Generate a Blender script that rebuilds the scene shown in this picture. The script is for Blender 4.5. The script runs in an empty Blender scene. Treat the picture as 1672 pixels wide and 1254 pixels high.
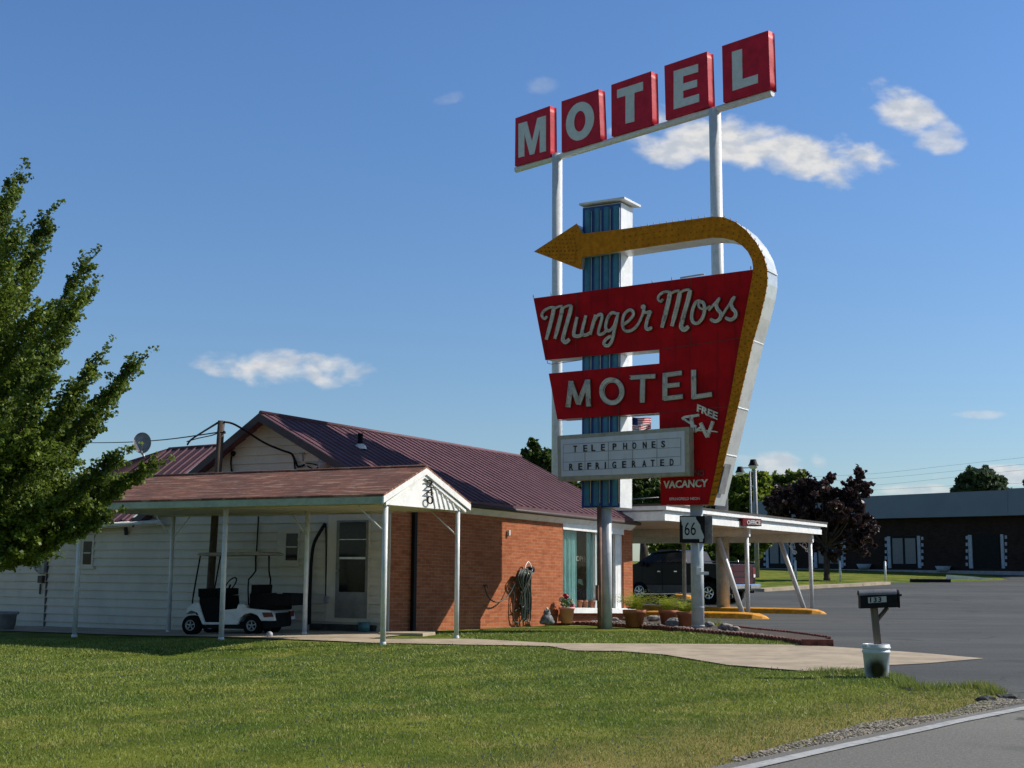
import bpy, bmesh, math, random
import numpy as np
from math import sin, cos, tan, atan2, radians as R, pi
from mathutils import Vector as V, Matrix
random.seed(7)
rng = np.random.default_rng(7)
S = bpy.context.scene
COL = S.collection
# ---------------------------------------------------------------- camera
FPX, CX, CY = 2100.0, 836.0, 627.0            # the photograph is 1672 x 1254
EYE = V((0, 0, 1.2)); PITCH = math.atan(303 / FPX); ROLL = .006
fw = V((0, cos(PITCH), sin(PITCH))); up = V((0, -sin(PITCH), cos(PITCH))); rt = V((1, 0, 0))
rt, up = rt * cos(ROLL) + up * sin(ROLL), up * cos(ROLL) - rt * sin(ROLL)
cam = bpy.data.cameras.new("camera"); camo = bpy.data.objects.new("camera", cam); COL.objects.link(camo)
m = Matrix((rt, up, -fw)).transposed().to_4x4(); m.translation = EYE; camo.matrix_world = m
cam.sensor_width = 36; cam.lens = FPX / 1672 * 36; cam.clip_end = 6000; cam.clip_start = .1
S.camera = camo
# ---------------------------------------------------------------- sun, sky, exposure
SUN_AZ, SUN_EL = 79.0, 37.0
S.view_settings.view_transform = 'Standard'; S.view_settings.look = 'None'
S.view_settings.exposure = 0.05; S.view_settings.gamma = 1
S.render.resolution_x = 1024; S.render.resolution_y = 768
S.cycles.use_light_tree = False; S.cycles.max_bounces = 4; S.cycles.diffuse_bounces = 2; S.cycles.glossy_bounces = 2; S.cycles.transparent_max_bounces = 6
sd = V((sin(R(SUN_AZ)) * cos(R(SUN_EL)), cos(R(SUN_AZ)) * cos(R(SUN_EL)), sin(R(SUN_EL))))
sl = bpy.data.lights.new("sun", 'SUN'); sl.energy = 5.0; sl.angle = R(.5); sl.color = (1, .93, .82)
so = bpy.data.objects.new("sun", sl); COL.objects.link(so)
so.rotation_euler = sd.to_track_quat('Z', 'Y').to_euler()

class NT:
    """tiny node-tree helper"""
    def __init__(s, t): s.t = t; t.nodes.clear()
    def n(s, typ, _in=None, **kw):
        nd = s.t.nodes.new(typ)
        for k, v in kw.items(): setattr(nd, k, v)
        for k, v in (_in or {}).items():
            sock = nd.inputs[k]
            if isinstance(v, bpy.types.NodeSocket): s.t.links.new(v, sock)
            else: sock.default_value = v
        return nd
    def math(s, op, a, b=0.0, c=None):
        d = {0: a, 1: b}
        if c is not None: d[2] = c
        return s.n('ShaderNodeMath', d, operation=op).outputs[0]
    def mix(s, f, a, b, mode='MIX'):
        nd = s.n('ShaderNodeMix', data_type='RGBA', blend_type=mode)
        for i, v in ((0, f), (6, a), (7, b)):
            if isinstance(v, bpy.types.NodeSocket): s.t.links.new(v, nd.inputs[i])
            else: nd.inputs[i].default_value = v if i == 0 else (tuple(v) + (1,))[:4]
        return nd.outputs[2]
    def ramp(s, f, lo, hi):
        return s.n('ShaderNodeMapRange', {0: f, 1: lo, 2: hi}, clamp=True, interpolation_type='SMOOTHSTEP').outputs[0]
    def noise(s, vec, scale, detail=4, rough=.55, dist=0):
        d = {'Scale': scale, 'Detail': detail, 'Roughness': rough, 'Distortion': dist}
        if vec is not None: d['Vector'] = vec
        return s.n('ShaderNodeTexNoise', d).outputs[0]

def make_world():
    w = bpy.data.worlds.new("World"); S.world = w; w.use_nodes = True; w.cycles.sampling_method = 'MANUAL'; w.cycles.sample_map_resolution = 256
    t = NT(w.node_tree)
    sky = t.n('ShaderNodeTexSky', sky_type='NISHITA', sun_disc=False, sun_elevation=R(SUN_EL), sun_rotation=R(SUN_AZ),
              altitude=300, air_density=1.15, dust_density=.45, ozone_density=2.4)
    tc = t.n('ShaderNodeTexCoord').outputs['Generated']
    sp = t.n('ShaderNodeSeparateXYZ', {0: tc}).outputs
    y = t.math('MAXIMUM', sp[1], .05)
    u = t.math('DIVIDE', sp[0], y); v = t.math('DIVIDE', sp[2], y)
    vec = t.n('ShaderNodeCombineXYZ', {0: u, 1: v, 2: 0.0}).outputs[0]
    sc = t.n('ShaderNodeMapping', {'Vector': vec, 'Scale': (26, 44, 1)}).outputs[0]
    n1 = t.noise(sc, .85, 6, .53, .2)
    total = None
    # (photo x, y, half width, half height, tilt, density) of each cloud, turned into sky directions
    for (px, py, rw, rh, til, den) in CLOUDS:
        r = rt * ((px - CX) / FPX) - up * ((py - CY) / FPX) + fw
        u0, v0 = r.x / r.y, r.z / r.y
        du = t.math('SUBTRACT', u, u0); dv = t.math('SUBTRACT', v, v0)
        du2 = t.math('ADD', t.math('MULTIPLY', du, cos(til)), t.math('MULTIPLY', dv, sin(til)))
        dv2 = t.math('SUBTRACT', t.math('MULTIPLY', dv, cos(til)), t.math('MULTIPLY', du, sin(til)))
        e = t.math('ADD', t.math('POWER', t.math('ABSOLUTE', t.math('DIVIDE', du2, rw / FPX)), 2.0),
                   t.math('POWER', t.math('ABSOLUTE', t.math('DIVIDE', dv2, rh / FPX)), 2.0))
        k = t.math('MULTIPLY', t.math('SUBTRACT', 1.0, e), .72)
        k = t.math('MAXIMUM', k, -.6)
        k = t.math('ADD', k, t.math('MULTIPLY', t.math('SUBTRACT', n1, .52), 2.3))
        k = t.math('MULTIPLY', t.ramp(k, .02, .70), den)
        total = k if total is None else t.math('MAXIMUM', total, k)
    front = t.ramp(sp[1], .05, .2)
    total = t.math('MULTIPLY', total, front)
    n2 = t.noise(sc, 2.3, 5, .5)
    cc = t.mix(t.ramp(n2, .35, .65), (6.2, 6.6, 7.2), (8.6, 8.5, 8.4))
    hi = t.mix(t.ramp(v, .05, .45), (.84, 1.01, 1.23), (.83, 1.13, 1.50))
    hi = t.mix(t.ramp(sp[2], .42, .95), hi, (.42, .46, .56))          # the sky darkens towards the zenith
    hi = t.mix(t.ramp(sp[1], .3, -.5), hi, t.mix(1.0, hi, (.72, .68, .62), 'MULTIPLY'))
    grade = t.mix(1.0, sky.outputs[0], hi, 'MULTIPLY')
    c = t.mix(total, grade, cc)
    bg = t.n('ShaderNodeBackground', {'Color': c, 'Strength': SKYS})
    t.n('ShaderNodeOutputWorld', {0: bg.outputs[0]})
SKYS = .088
CLOUDS = [(1075, 238, 90, 34, -.35, .9), (1235, 238, 225, 52, -.12, 1.0), (1130, 215, 130, 44, -.15, .9), (1310, 262, 130, 48, -.2, .95), (1480, 182, 84, 46, -.55, .9), (1535, 222, 50, 34, 0, .7),
          (470, 604, 150, 34, -.04, .95), (735, 160, 34, 13, .2, .22), (880, 140, 40, 18, .1, .18),
          (1265, 757, 70, 24, -.1, .75), (1338, 752, 22, 18, -.6, .55), (1600, 677, 66, 9, 0, .4), (1640, 778, 110, 18, 0, .8),
          (1520, 802, 90, 12, 0, .55)]
make_world()

# ================================================================ helpers
def ray(px, py): return fw + rt * ((px - CX) / FPX) - up * ((py - CY) / FPX)
def T(x, y):
    ys = (-50, 24, 31, 38, 43, 48, 60, 88, 140, 400, 3000)
    zs = (0, 0, -.05, -.1, -.12, .02, .5, 1.3, 2.0, 4.0, 8.0)
    z = float(np.interp(y, ys, zs))
    s = min(max((-3.0 - x) / 5.0, 0), 1); s = s * s * (3 - 2 * s)
    f = min(max((y - 13) / 6, 0), 1) * min(max((40 - y) / 8, 0), 1)
    z -= .09 * s * f
    z -= .17 * math.exp(-((x + 4.7) / 2.3) ** 2 - ((y - 19.2) / 1.3) ** 2)
    return z
def gnd(px, py, dz=0.0):
    """where the sight line through a photo pixel meets the terrain"""
    r = ray(px, py); t = 5.0; last = t
    while t < 400:
        P = EYE + r * t
        if P.z < T(P.x, P.y) + dz: break
        last = t; t += .25
    lo, hi = last, t
    for _ in range(20):
        m_ = (lo + hi) / 2; P = EYE + r * m_
        if P.z < T(P.x, P.y) + dz: hi = m_
        else: lo = m_
    return EYE + r * hi
def zpl(px, py, z):
    r = ray(px, py); return EYE + r * ((z - EYE.z) / r.z)
def depth(px, py, d):
    """point of that pixel's sight line at world y = d"""
    r = ray(px, py); return EYE + r * (d / r.y)
def azv(a): return V((sin(R(a)), cos(R(a)), 0))
class Plane:
    """a vertical plane through p running along azimuth az"""
    def __init__(s, p, az):
        s.o = V((p[0], p[1], 0)); s.d = azv(az); s.n = V((s.d.y, -s.d.x, 0))
        if (EYE - s.o).dot(s.n) < 0: s.n = -s.n       # normal looks at the camera side
    def at(s, px, py, off=0.0):
        r = ray(px, py); o = s.o + s.n * off
        t = (o - EYE).dot(s.n) / r.dot(s.n); return EYE + r * t
    def uv(s, p): return ((p - s.o).dot(s.d), p.z)
    def P(s, u, z, off=0.0): return s.o + s.d * u + V((0, 0, z)) + s.n * off

def newobj(name, me, parent=None, loc=None):
    o = bpy.data.objects.new(name, me); COL.objects.link(o)
    if parent is not None: o.parent = parent
    elif loc is not None: o.location = loc
    return o
def rootloc(parent):
    p = parent
    while p.parent is not None: p = p.parent
    return V(p.location)
def tag(o, label=None, cat=None, group=None, kind=None):
    if label: o['label'] = label
    if cat: o['category'] = cat
    if group: o['group'] = group
    if kind: o['kind'] = kind
    return o
def thing(name, label, cat, loc, group=None):
    o = bpy.data.objects.new(name, None); COL.objects.link(o); o.location = V(loc); o.empty_display_size = .2
    return tag(o, label, cat, group)

class MB:
    def __init__(s): s.v = []; s.f = []; s.sm = []
    def add(s, vs, fs, smooth=False):
        b = len(s.v); s.v += [V(p) for p in vs]; s.f += [tuple(b + i for i in f) for f in fs]; s.sm += [smooth] * len(fs); return s
    def quad(s, a, b, c, d): return s.add((a, b, c, d), ((0, 1, 2, 3),))
    def box(s, c, x, y, z):
        """centre and three half-extent vectors"""
        c, x, y, z = V(c), V(x), V(y), V(z)
        vs = [c + x * i + y * j + z * k for i in (-1, 1) for j in (-1, 1) for k in (-1, 1)]
        fs = ((0, 1, 3, 2), (4, 6, 7, 5), (0, 4, 5, 1), (2, 3, 7, 6), (0, 2, 6, 4), (1, 5, 7, 3))
        if x.cross(y).dot(z) < 0: fs = tuple(tuple(reversed(f)) for f in fs)
        return s.add(vs, fs)
    def abox(s, x0, x1, y0, y1, z0, z1, F=None):
        """box in a local frame F=(origin, ex, ey)"""
        o, ex, ey = F if F else (V((0, 0, 0)), V((1, 0, 0)), V((0, 1, 0)))
        c = o + ex * ((x0 + x1) / 2) + ey * ((y0 + y1) / 2) + V((0, 0, (z0 + z1) / 2))
        return s.box(c, ex * ((x1 - x0) / 2), ey * ((y1 - y0) / 2), V((0, 0, (z1 - z0) / 2)))
    def prism(s, pts, back):
        """closed outline (3D, planar) extruded by the vector back"""
        pts = [V(p) for p in pts]; n = len(pts); back = V(back)
        nr = V((0, 0, 0))
        for i in range(n): nr += pts[i].cross(pts[(i + 1) % n])
        if nr.dot(back) > 0: pts.reverse()
        vs = pts + [p + back for p in pts]
        fs = [tuple(range(n)), tuple(reversed(range(n, 2 * n)))] + [(i, n + i, n + (i + 1) % n, (i + 1) % n) for i in range(n)]
        return s.add(vs, fs)
    def tube(s, pts, r, seg=8, cap=True, smooth=True):
        pts = [V(p) for p in pts]; n = len(pts); rs = r if isinstance(r, (list, tuple)) else [r] * n
        vs = []; prev = None
        for i, p in enumerate(pts):
            d = (pts[min(i + 1, n - 1)] - pts[max(i - 1, 0)]).normalized()
            if prev is None:
                a = V((0, 0, 1)) if abs(d.z) < .9 else V((1, 0, 0))
                x = d.cross(a).normalized()
            else: x = (prev - d * prev.dot(d)).normalized()
            prev = x; yv = d.cross(x)
            for k in range(seg):
                an = 2 * pi * k / seg; vs.append(p + x * (cos(an) * rs[i]) + yv * (sin(an) * rs[i]))
        fs = [(i * seg + k, i * seg + (k + 1) % seg, (i + 1) * seg + (k + 1) % seg, (i + 1) * seg + k) for i in range(n - 1) for k in range(seg)]
        s.add(vs, fs, smooth)
        if cap:
            b = len(s.v) - n * seg
            s.f += [tuple(b + k for k in reversed(range(seg))), tuple(b + (n - 1) * seg + k for k in range(seg))]; s.sm += [False, False]
        return s
    def lathe(s, c, prof, seg=24, smooth=True, ax=None):
        """profile [(radius, height)] round the axis through c; ax=(X, Y, Z) unit vectors"""
        c = V(c); X, Y, Z = ax if ax else (V((1, 0, 0)), V((0, 1, 0)), V((0, 0, 1)))
        vs = [c + X * (r * cos(2 * pi * k / seg)) + Y * (r * sin(2 * pi * k / seg)) + Z * h for r, h in prof for k in range(seg)]
        fs = [(i * seg + k, i * seg + (k + 1) % seg, (i + 1) * seg + (k + 1) % seg, (i + 1) * seg + k) for i in range(len(prof) - 1) for k in range(seg)]
        return s.add(vs, fs, smooth)
    def blob(s, c, r, sub=2, j=.18, sq=(1, 1, 1), seed=0):
        bm = bmesh.new(); bmesh.ops.create_icosphere(bm, subdivisions=sub, radius=1)
        rr = random.Random(seed)
        vs = []
        for v in bm.verts:
            k = 1 + j * (rr.random() * 2 - 1); vs.append(V(c) + V((v.co.x * sq[0], v.co.y * sq[1], v.co.z * sq[2])) * (r * k))
        fs = [tuple(v.index for v in f.verts) for f in bm.faces]; bm.free()
        return s.add(vs, fs)
    def build(s, name, mat, parent=None, bevel=0, loc=None, label=None):
        me = bpy.data.meshes.new(name)
        if parent is not None: o0 = rootloc(parent)
        else: o0 = V(loc) if loc is not None else V(s.v[0])
        me.from_pydata([tuple(v - o0) for v in s.v], [], s.f)
        me.polygons.foreach_set('use_smooth', s.sm)
        me.update()
        mats = mat if isinstance(mat, (list, tuple)) else [mat]
        for m_ in mats: me.materials.append(m_)
        if bevel:
            bm = bmesh.new(); bm.from_mesh(me)
            bmesh.ops.remove_doubles(bm, verts=bm.verts, dist=1e-5)
            es = [e for e in bm.edges if len(e.link_faces) == 2 and e.calc_face_angle(0) > .5]
            bmesh.ops.bevel(bm, geom=es, offset=bevel, segments=2, profile=.6, affect='EDGES', clamp_overlap=True)
            bm.to_mesh(me); bm.free()
        o = newobj(name, me, parent, o0)
        if label: o['label'] = label
        return o
def npmesh(name, verts, k, mat, parent=None, loc=(0, 0, 0), smooth=False):
    """fast mesh from an (n*k, 3) array, faces of k successive vertices"""
    verts = np.asarray(verts, dtype=np.float32).reshape(-1, 3) - np.array(loc if parent is None else rootloc(parent), dtype=np.float32)
    n = len(verts) // k; me = bpy.data.meshes.new(name)
    me.vertices.add(n * k); me.vertices.foreach_set('co', verts.ravel())
    me.loops.add(n * k); me.loops.foreach_set('vertex_index', np.arange(n * k, dtype=np.int32))
    me.polygons.add(n); me.polygons.foreach_set('loop_start', np.arange(0, n * k, k, dtype=np.int32))
    me.update(calc_edges=True); me.materials.append(mat)
    return newobj(name, me, parent, V(loc))
_fc = {}
def text_geo(s, bold=0.0):
    """flat outline of a string as (verts2d, faces), base line at 0, letter height about .7"""
    key = (s, bold)
    if key in _fc: return _fc[key]
    cu = bpy.data.curves.new('t', 'FONT'); cu.body = s; cu.offset = bold; cu.resolution_u = 3
    o = bpy.data.objects.new('t', cu); COL.objects.link(o)
    bpy.context.view_layer.update()
    me = bpy.data.meshes.new_from_object(o.evaluated_get(bpy.context.evaluated_depsgraph_get()))
    vs = [(v.co.x, v.co.y) for v in me.vertices]; fs = [tuple(p.vertices) for p in me.polygons]
    bpy.data.objects.remove(o); bpy.data.curves.remove(cu); bpy.data.meshes.remove(me)
    _fc[key] = (vs, fs); return vs, fs
def add_text(mb, s, pl, pr, ptop, thick, normal, bold=0.0):
    """write s with its base line from pl to pr, ptop above pl giving cap height; thick along normal"""
    vs, fs = text_geo(s, bold)
    x0 = min(v[0] for v in vs); x1 = max(v[0] for v in vs); y0 = 0; y1 = max(v[1] for v in vs)
    ex = (pr - pl) / (x1 - x0); ey = (ptop - pl) / (y1 - y0)
    P3 = [pl + ex * (v[0] - x0) + ey * (v[1] - y0) + normal * thick for v in vs]
    B3 = [p - normal * (thick * .98) for p in P3]
    n = len(vs); f2 = list(fs)
    if ex.cross(ey).dot(normal) < 0: f2 = [tuple(reversed(f)) for f in f2]
    cnt = {}
    for f in f2:
        for i in range(len(f)): cnt[(f[i], f[(i + 1) % len(f)])] = 1
    side = [(b, a, n + a, n + b) for (a, b) in cnt if (b, a) not in cnt]
    mb.add(P3 + B3, f2 + side)
def stroke(mb, pts, w, normal, thick, closed=False):
    """a flat ribbon of width w along 3D points in the plane with that normal"""
    pts = [V(p) for p in pts]; n = len(pts); ws = w if isinstance(w, (list, tuple)) else [w] * n
    L = []; Rr = []
    for i, p in enumerate(pts):
        if closed: d = pts[(i + 1) % n] - pts[i - 1]
        else: d = pts[min(i + 1, n - 1)] - pts[max(i - 1, 0)]
        d.normalize(); sde = normal.cross(d).normalized()
        if 0 < i < n - 1 or closed:
            d1 = (pts[i] - pts[i - 1]).normalized(); c = max(d1.dot(d), .6)
        else: c = 1
        L.append(p + sde * (ws[i] / 2 / c)); Rr.append(p - sde * (ws[i] / 2 / c))
    m_ = n if closed else n - 1
    top = [q + normal * thick for q in L + Rr]; bot = [q + normal * .001 for q in L + Rr]
    fs = []
    for i in range(m_):
        j = (i + 1) % n
        fs += [(i, n + i, n + j, j), (2 * n + i, i, j, 2 * n + j), (n + i, 3 * n + i, 3 * n + j, n + j)]
    if not closed: fs += [(0, 2 * n, 3 * n, n), (n - 1, 2 * n - 1, 4 * n - 1, 3 * n - 1)]
    mb.add(top + bot, fs)
def smooth_path(pts, k=4):
    """Catmull-Rom through points"""
    pts = [V(p) for p in pts]; out = []
    for i in range(len(pts) - 1):
        p0 = pts[max(i - 1, 0)]; p1 = pts[i]; p2 = pts[i + 1]; p3 = pts[min(i + 2, len(pts) - 1)]
        for j in range(k):
            t = j / k
            out.append(.5 * ((2 * p1) + (p2 - p0) * t + (2 * p0 - 5 * p1 + 4 * p2 - p3) * t * t + (3 * p1 - p0 - 3 * p2 + p3) * t ** 3))
    out.append(pts[-1]); return out
def copy_tree(o, parent=None):
    c = o.copy(); COL.objects.link(c); c.parent = parent
    for ch in [q for q in o.children if q.name in bpy.data.objects]: copy_tree(ch, c)
    return c

# ================================================================ materials
MATS = {}
def mat(name, col, rough=.6, metal=0.0, var=.12, vs=6.0, bump=0.0, bs=60.0, dirt=None, spec=.5, coat=0, emis=None, streak=None, stretch=None):
    m_ = bpy.data.materials.new(name); m_.use_nodes = True; t = NT(m_.node_tree)
    pos = t.n('ShaderNodeNewGeometry').outputs['Position']
    if stretch: pos = t.n('ShaderNodeMapping', {'Vector': pos, 'Scale': stretch}).outputs[0]
    n1 = t.noise(pos, vs, 5, .6)
    dark = tuple(c * (1 - var * 1.6) for c in col); lite = tuple(min(c * (1 + var), 1) for c in col)
    c = t.mix(t.ramp(n1, .3, .7), dark, lite)
    if dirt:   # (colour, amount, scale)
        n2 = t.noise(pos, dirt[2], 6, .7)
        c = t.mix(t.math('MULTIPLY', t.ramp(n2, .52, .68), dirt[1]), c, dirt[0])
    if streak:  # vertical streaks (colour, amount)
        n3 = t.noise(t.n('ShaderNodeMapping', {'Vector': pos, 'Scale': (9, 9, .7)}).outputs[0], 1.0, 5, .6)
        c = t.mix(t.math('MULTIPLY', t.ramp(n3, .5, .72), streak[1]), c, streak[0])
    ins = {'Base Color': c, 'Roughness': rough, 'Metallic': metal, 'Specular IOR Level': spec, 'Coat Weight': coat}
    if emis: ins['Emission Color'] = emis[0] + (1,); ins['Emission Strength'] = emis[1]
    if bump:
        nb = t.noise(pos, bs, 4, .6)
        ins['Normal'] = t.n('ShaderNodeBump', {'Strength': bump, 'Distance': .01, 'Height': nb}).outputs[0]
    b = t.n('ShaderNodeBsdfPrincipled', ins)
    t.n('ShaderNodeOutputMaterial', {0: b.outputs[0]})
    MATS[name] = m_; return m_
def leafmat(name, c1, c2, trans=.35, c3=None):
    m_ = bpy.data.materials.new(name); m_.use_nodes = True; t = NT(m_.node_tree)
    g = t.n('ShaderNodeNewGeometry'); rnd = g.outputs['Random Per Island']
    c = t.mix(rnd, c1, c2)
    n1 = t.noise(g.outputs['Position'], 1.4, 4, .6)
    c = t.mix(t.ramp(n1, .35, .7), c, c3 or tuple(x * .6 for x in c1))
    d = t.n('ShaderNodeBsdfPrincipled', {'Base Color': c, 'Roughness': .5, 'Specular IOR Level': .35})
    tr = t.n('ShaderNodeBsdfTranslucent', {'Color': t.mix(.6, c, tuple(min(x * 2.2, 1) for x in c2))})
    mx = t.n('ShaderNodeMixShader', {0: trans, 1: d.outputs[0], 2: tr.outputs[0]})
    t.n('ShaderNodeOutputMaterial', {0: mx.outputs[0]}); return m_
def brickmat(name, d, c1, c2, mortar, bw=.21, bh=.068, patch=None):
    """bricks laid along horizontal direction d"""
    m_ = bpy.data.materials.new(name); m_.use_nodes = True; t = NT(m_.node_tree)
    pos = t.n('ShaderNodeNewGeometry').outputs['Position']
    dt = t.n('ShaderNodeVectorMath', {0: pos, 1: tuple(d)}, operation='DOT_PRODUCT').outputs['Value']
    z = t.n('ShaderNodeSeparateXYZ', {0: pos}).outputs[2]
    if d.z: z = t.math('SUBTRACT', z, t.math('MULTIPLY', dt, d.z))
    vec = t.n('ShaderNodeCombineXYZ', {0: dt, 1: z, 2: 0.0}).outputs[0]
    bt = t.n('ShaderNodeTexBrick', {'Vector': vec, 'Color1': c1 + (1,), 'Color2': c2 + (1,), 'Mortar': mortar + (1,), 'Scale': 1.0,
             'Mortar Size': .006, 'Mortar Smooth': .2, 'Bias': -.1, 'Brick Width': bw, 'Row Height': bh})
    sid = t.n('ShaderNodeCombineXYZ', {0: t.math('MULTIPLY', dt, 3.2), 1: t.math('MULTIPLY', z, 10.0), 2: 0.0}).outputs[0]
    n1 = t.noise(sid, 1.0, 3, .6); n2 = t.noise(pos, 1.3, 5, .6)
    c = t.mix(t.ramp(n1, .45, .75), bt.outputs[0], tuple(x * .62 for x in c1))
    c = t.mix(t.math('MULTIPLY', t.ramp(n2, .42, .72), .45), c, tuple(x * .75 for x in c2))
    bp = t.n('ShaderNodeBump', {'Strength': .5, 'Distance': .008, 'Height': t.math('SUBTRACT', t.noise(pos, 40, 3), bt.outputs[1])})
    b = t.n('ShaderNodeBsdfPrincipled', {'Base Color': c, 'Roughness': .9, 'Specular IOR Level': .15, 'Normal': bp.outputs[0]})
    t.n('ShaderNodeOutputMaterial', {0: b.outputs[0]}); return m_

M = {}
M['white'] = mat('white_paint', (.82, .83, .82), .5, var=.06, dirt=((.5, .5, .47), .3, 2.5))
M['postwhite'] = mat('post_paint', (.74, .76, .78), .4, var=.06, dirt=((.45, .44, .4), .3, 8))
M['siding'] = mat('siding_paint', (.66, .60, .50), .7, var=.06, vs=1.2, dirt=((.46, .40, .30), .45, 1.3), streak=((.50, .45, .35), .12), spec=.2)
M['green'] = mat('greenish_trim', (.42, .50, .42), .55, var=.1)
M['soffit'] = mat('soffit_paint', (.52, .50, .38), .6, var=.1, dirt=((.3, .3, .15), .4, 2))
M['purple'] = mat('purple_metal_roof', (.140, .072, .086), .55, var=.10, vs=2.5, spec=.22, streak=((.13, .066, .08), .3))
M['purpledark'] = mat('dark_purple_trim', (.05, .025, .035), .5)
M['brown'] = mat('brown_trim', (.055, .04, .035), .6)
M['brickw'] = None
M['glass'] = mat('dark_glass', (.008, .009, .011), .12, var=.2, spec=.25)
M['black'] = mat('black_paint', (.008, .008, .009), .6, var=.2, spec=.2)
M['blackplastic'] = mat('black_plastic', (.009, .009, .010), .75, var=.2, spec=.15)
M['rubber'] = mat('rubber', (.010, .010, .010), .9, var=.15, bump=.2, spec=.1)
M['steel'] = mat('grey_steel', (.35, .36, .37), .4, metal=.6, var=.12)
M['greymetal'] = mat('grey_metal', (.30, .31, .33), .5, var=.15)
M['chrome'] = mat('chrome', (.6, .6, .62), .18, metal=1.0, var=.1)
M['wood'] = mat('weathered_wood', (.16, .13, .10), .85, var=.3, vs=14, stretch=(1, 1, .12), bump=.4, bs=30)
M['polewood'] = mat('pole_wood', (.085, .06, .045), .9, var=.3, vs=18, stretch=(1, 1, .1), bump=.4)
M['red'] = mat('sign_red_enamel', (.47, .004, .007), .55, var=.16, vs=1.6, streak=((.20, .004, .006), .6), spec=.12)
M['boxred'] = mat('red_vinyl', (.55, .012, .035), .5, var=.12, vs=3, bump=.6, bs=3.0, spec=.2)
M['yellow'] = mat('sign_yellow_enamel', (.56, .21, .008), .6, var=.14, vs=9, streak=((.38, .15, .008), .5), spec=.12)
M['curbyellow'] = mat('yellow_kerb_paint', (.74, .33, .02), .7, var=.16, vs=5, dirt=((.30, .20, .09), .75, 4), bump=.4, bs=30)
M['silver'] = mat('sheet_metal_edge', (.62, .65, .66), .35, metal=.35, var=.1, vs=3, dirt=((.42, .44, .44), .5, 3))
M['flute'] = mat('light_blue_flute', (.035, .19, .30), .4, var=.12, streak=((.02, .08, .15), .5))
M['navy'] = mat('navy_blue_metal', (.010, .05, .24), .4, var=.15)
M['letter'] = mat('letter_enamel', (.74, .70, .58), .6, var=.12, vs=5, dirt=((.12, .10, .09), .75, 5.5), spec=.2)
M['lettertop'] = mat('white_letter_vinyl', (.62, .66, .68), .5, var=.05)
M['letteredge'] = mat('letter_channel_edge', (.09, .02, .018), .6, var=.3)
M['neon'] = mat('neon_tube_glass', (.6, .6, .55), .2, var=.1)
M['board'] = mat('reader_board_panel', (.62, .65, .68), .4, var=.04, vs=3, streak=((.5, .52, .53), .4))
M['boardframe'] = mat('reader_board_frame', (.40, .38, .28), .55, var=.15, dirt=((.2, .17, .11), .6, 6))
M['blackletter'] = mat('black_letter', (.015, .013, .013), .5)
M['polepaint'] = mat('silver_pole_paint', (.50, .55, .60), .38, var=.1, vs=4, dirt=((.34, .36, .38), .5, 6), bump=.15, bs=12)
M['rustpole'] = mat('rust_streaked_pole', (.56, .54, .46), .5, var=.1, dirt=((.40, .19, .06), .8, 1.3), streak=((.42, .22, .09), .8))
M['rust'] = mat('rusty_pipe', (.22, .12, .085), .8, var=.25)
M['terracotta'] = mat('terracotta', (.36, .13, .07), .8, var=.15)
M['pinkpot'] = mat('pink_plastic_pot', (.70, .33, .28), .6, var=.06)
M['edging'] = mat('red_edging_block', (.17, .06, .045), .9, var=.3, vs=8, bump=.6)
M['rock'] = mat('rock', (.30, .26, .24), .9, var=.35, vs=10, bump=.8, bs=20)
M['rockgrey'] = mat('grey_rock', (.24, .25, .27), .9, var=.35, vs=10, bump=.8, bs=20)
M['mulch'] = mat('mulch', (.085, .06, .045), .95, var=.5, vs=25, bump=1, bs=40)
M['curtain'] = mat('teal_curtain', (.36, .66, .62), .9, var=.08)
M['hose'] = mat('garden_hose', (.035, .05, .035), .5, var=.3)
M['flower'] = mat('red_petals', (.45, .01, .03), .6)
M['flowerw'] = mat('cream_petals', (.75, .72, .55), .6)
M['flowerp'] = mat('pink_petals', (.65, .15, .28), .6)
M['tailred'] = mat('red_lens', (.16, .006, .006), .3)
M['maroon'] = mat('maroon_car_paint', (.050, .005, .010), .45, var=.08, spec=.25)
M['shade_and_trim'] = mat('shaded_maroon_and_trim', (.010, .006, .007), .3, var=.08, spec=.25)  # maroon body and cab with shade painted into the colour; tailgate trim shares it
M['greypaint'] = mat('grey_car_paint', (.11, .105, .10), .5, var=.08, spec=.3)
M['farbrick'] = None
M['slate'] = mat('slate_blue_fascia', (.20, .23, .25), .6, var=.05, vs=.5)
M['quoin'] = mat('pale_blue_block', (.42, .48, .56), .7, var=.1)
M['farblind'] = mat('window_blind', (.20, .21, .22), .5, var=.05)
M['dirtywhite'] = mat('plastic_bucket', (.66, .70, .73), .4, var=.05, dirt=((.04, .035, .03), .0, 4))
M['tin'] = mat('tin_grey', (.24, .24, .25), .5, metal=.2, var=.2, dirt=((.08, .08, .08), .6, 14))
M['trunk'] = mat('bark', (.07, .05, .04), .95, var=.3, vs=12, stretch=(1, 1, .3), bump=.8)
M['lamp'] = mat('lamp_glass', (.85, .85, .82), .3, var=.03)
M['conc'] = mat('concrete', (.44, .36, .26), .85, var=.14, vs=1.8, dirt=((.28, .23, .17), .7, 2.5), bump=.3, bs=60)
M['flagred'] = mat('flag_red', (.5, .02, .03), .8); M['flagblue'] = mat('flag_blue', (.02, .03, .14), .8); M['flagwhite'] = mat('flag_white', (.7, .7, .7), .8)

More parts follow.
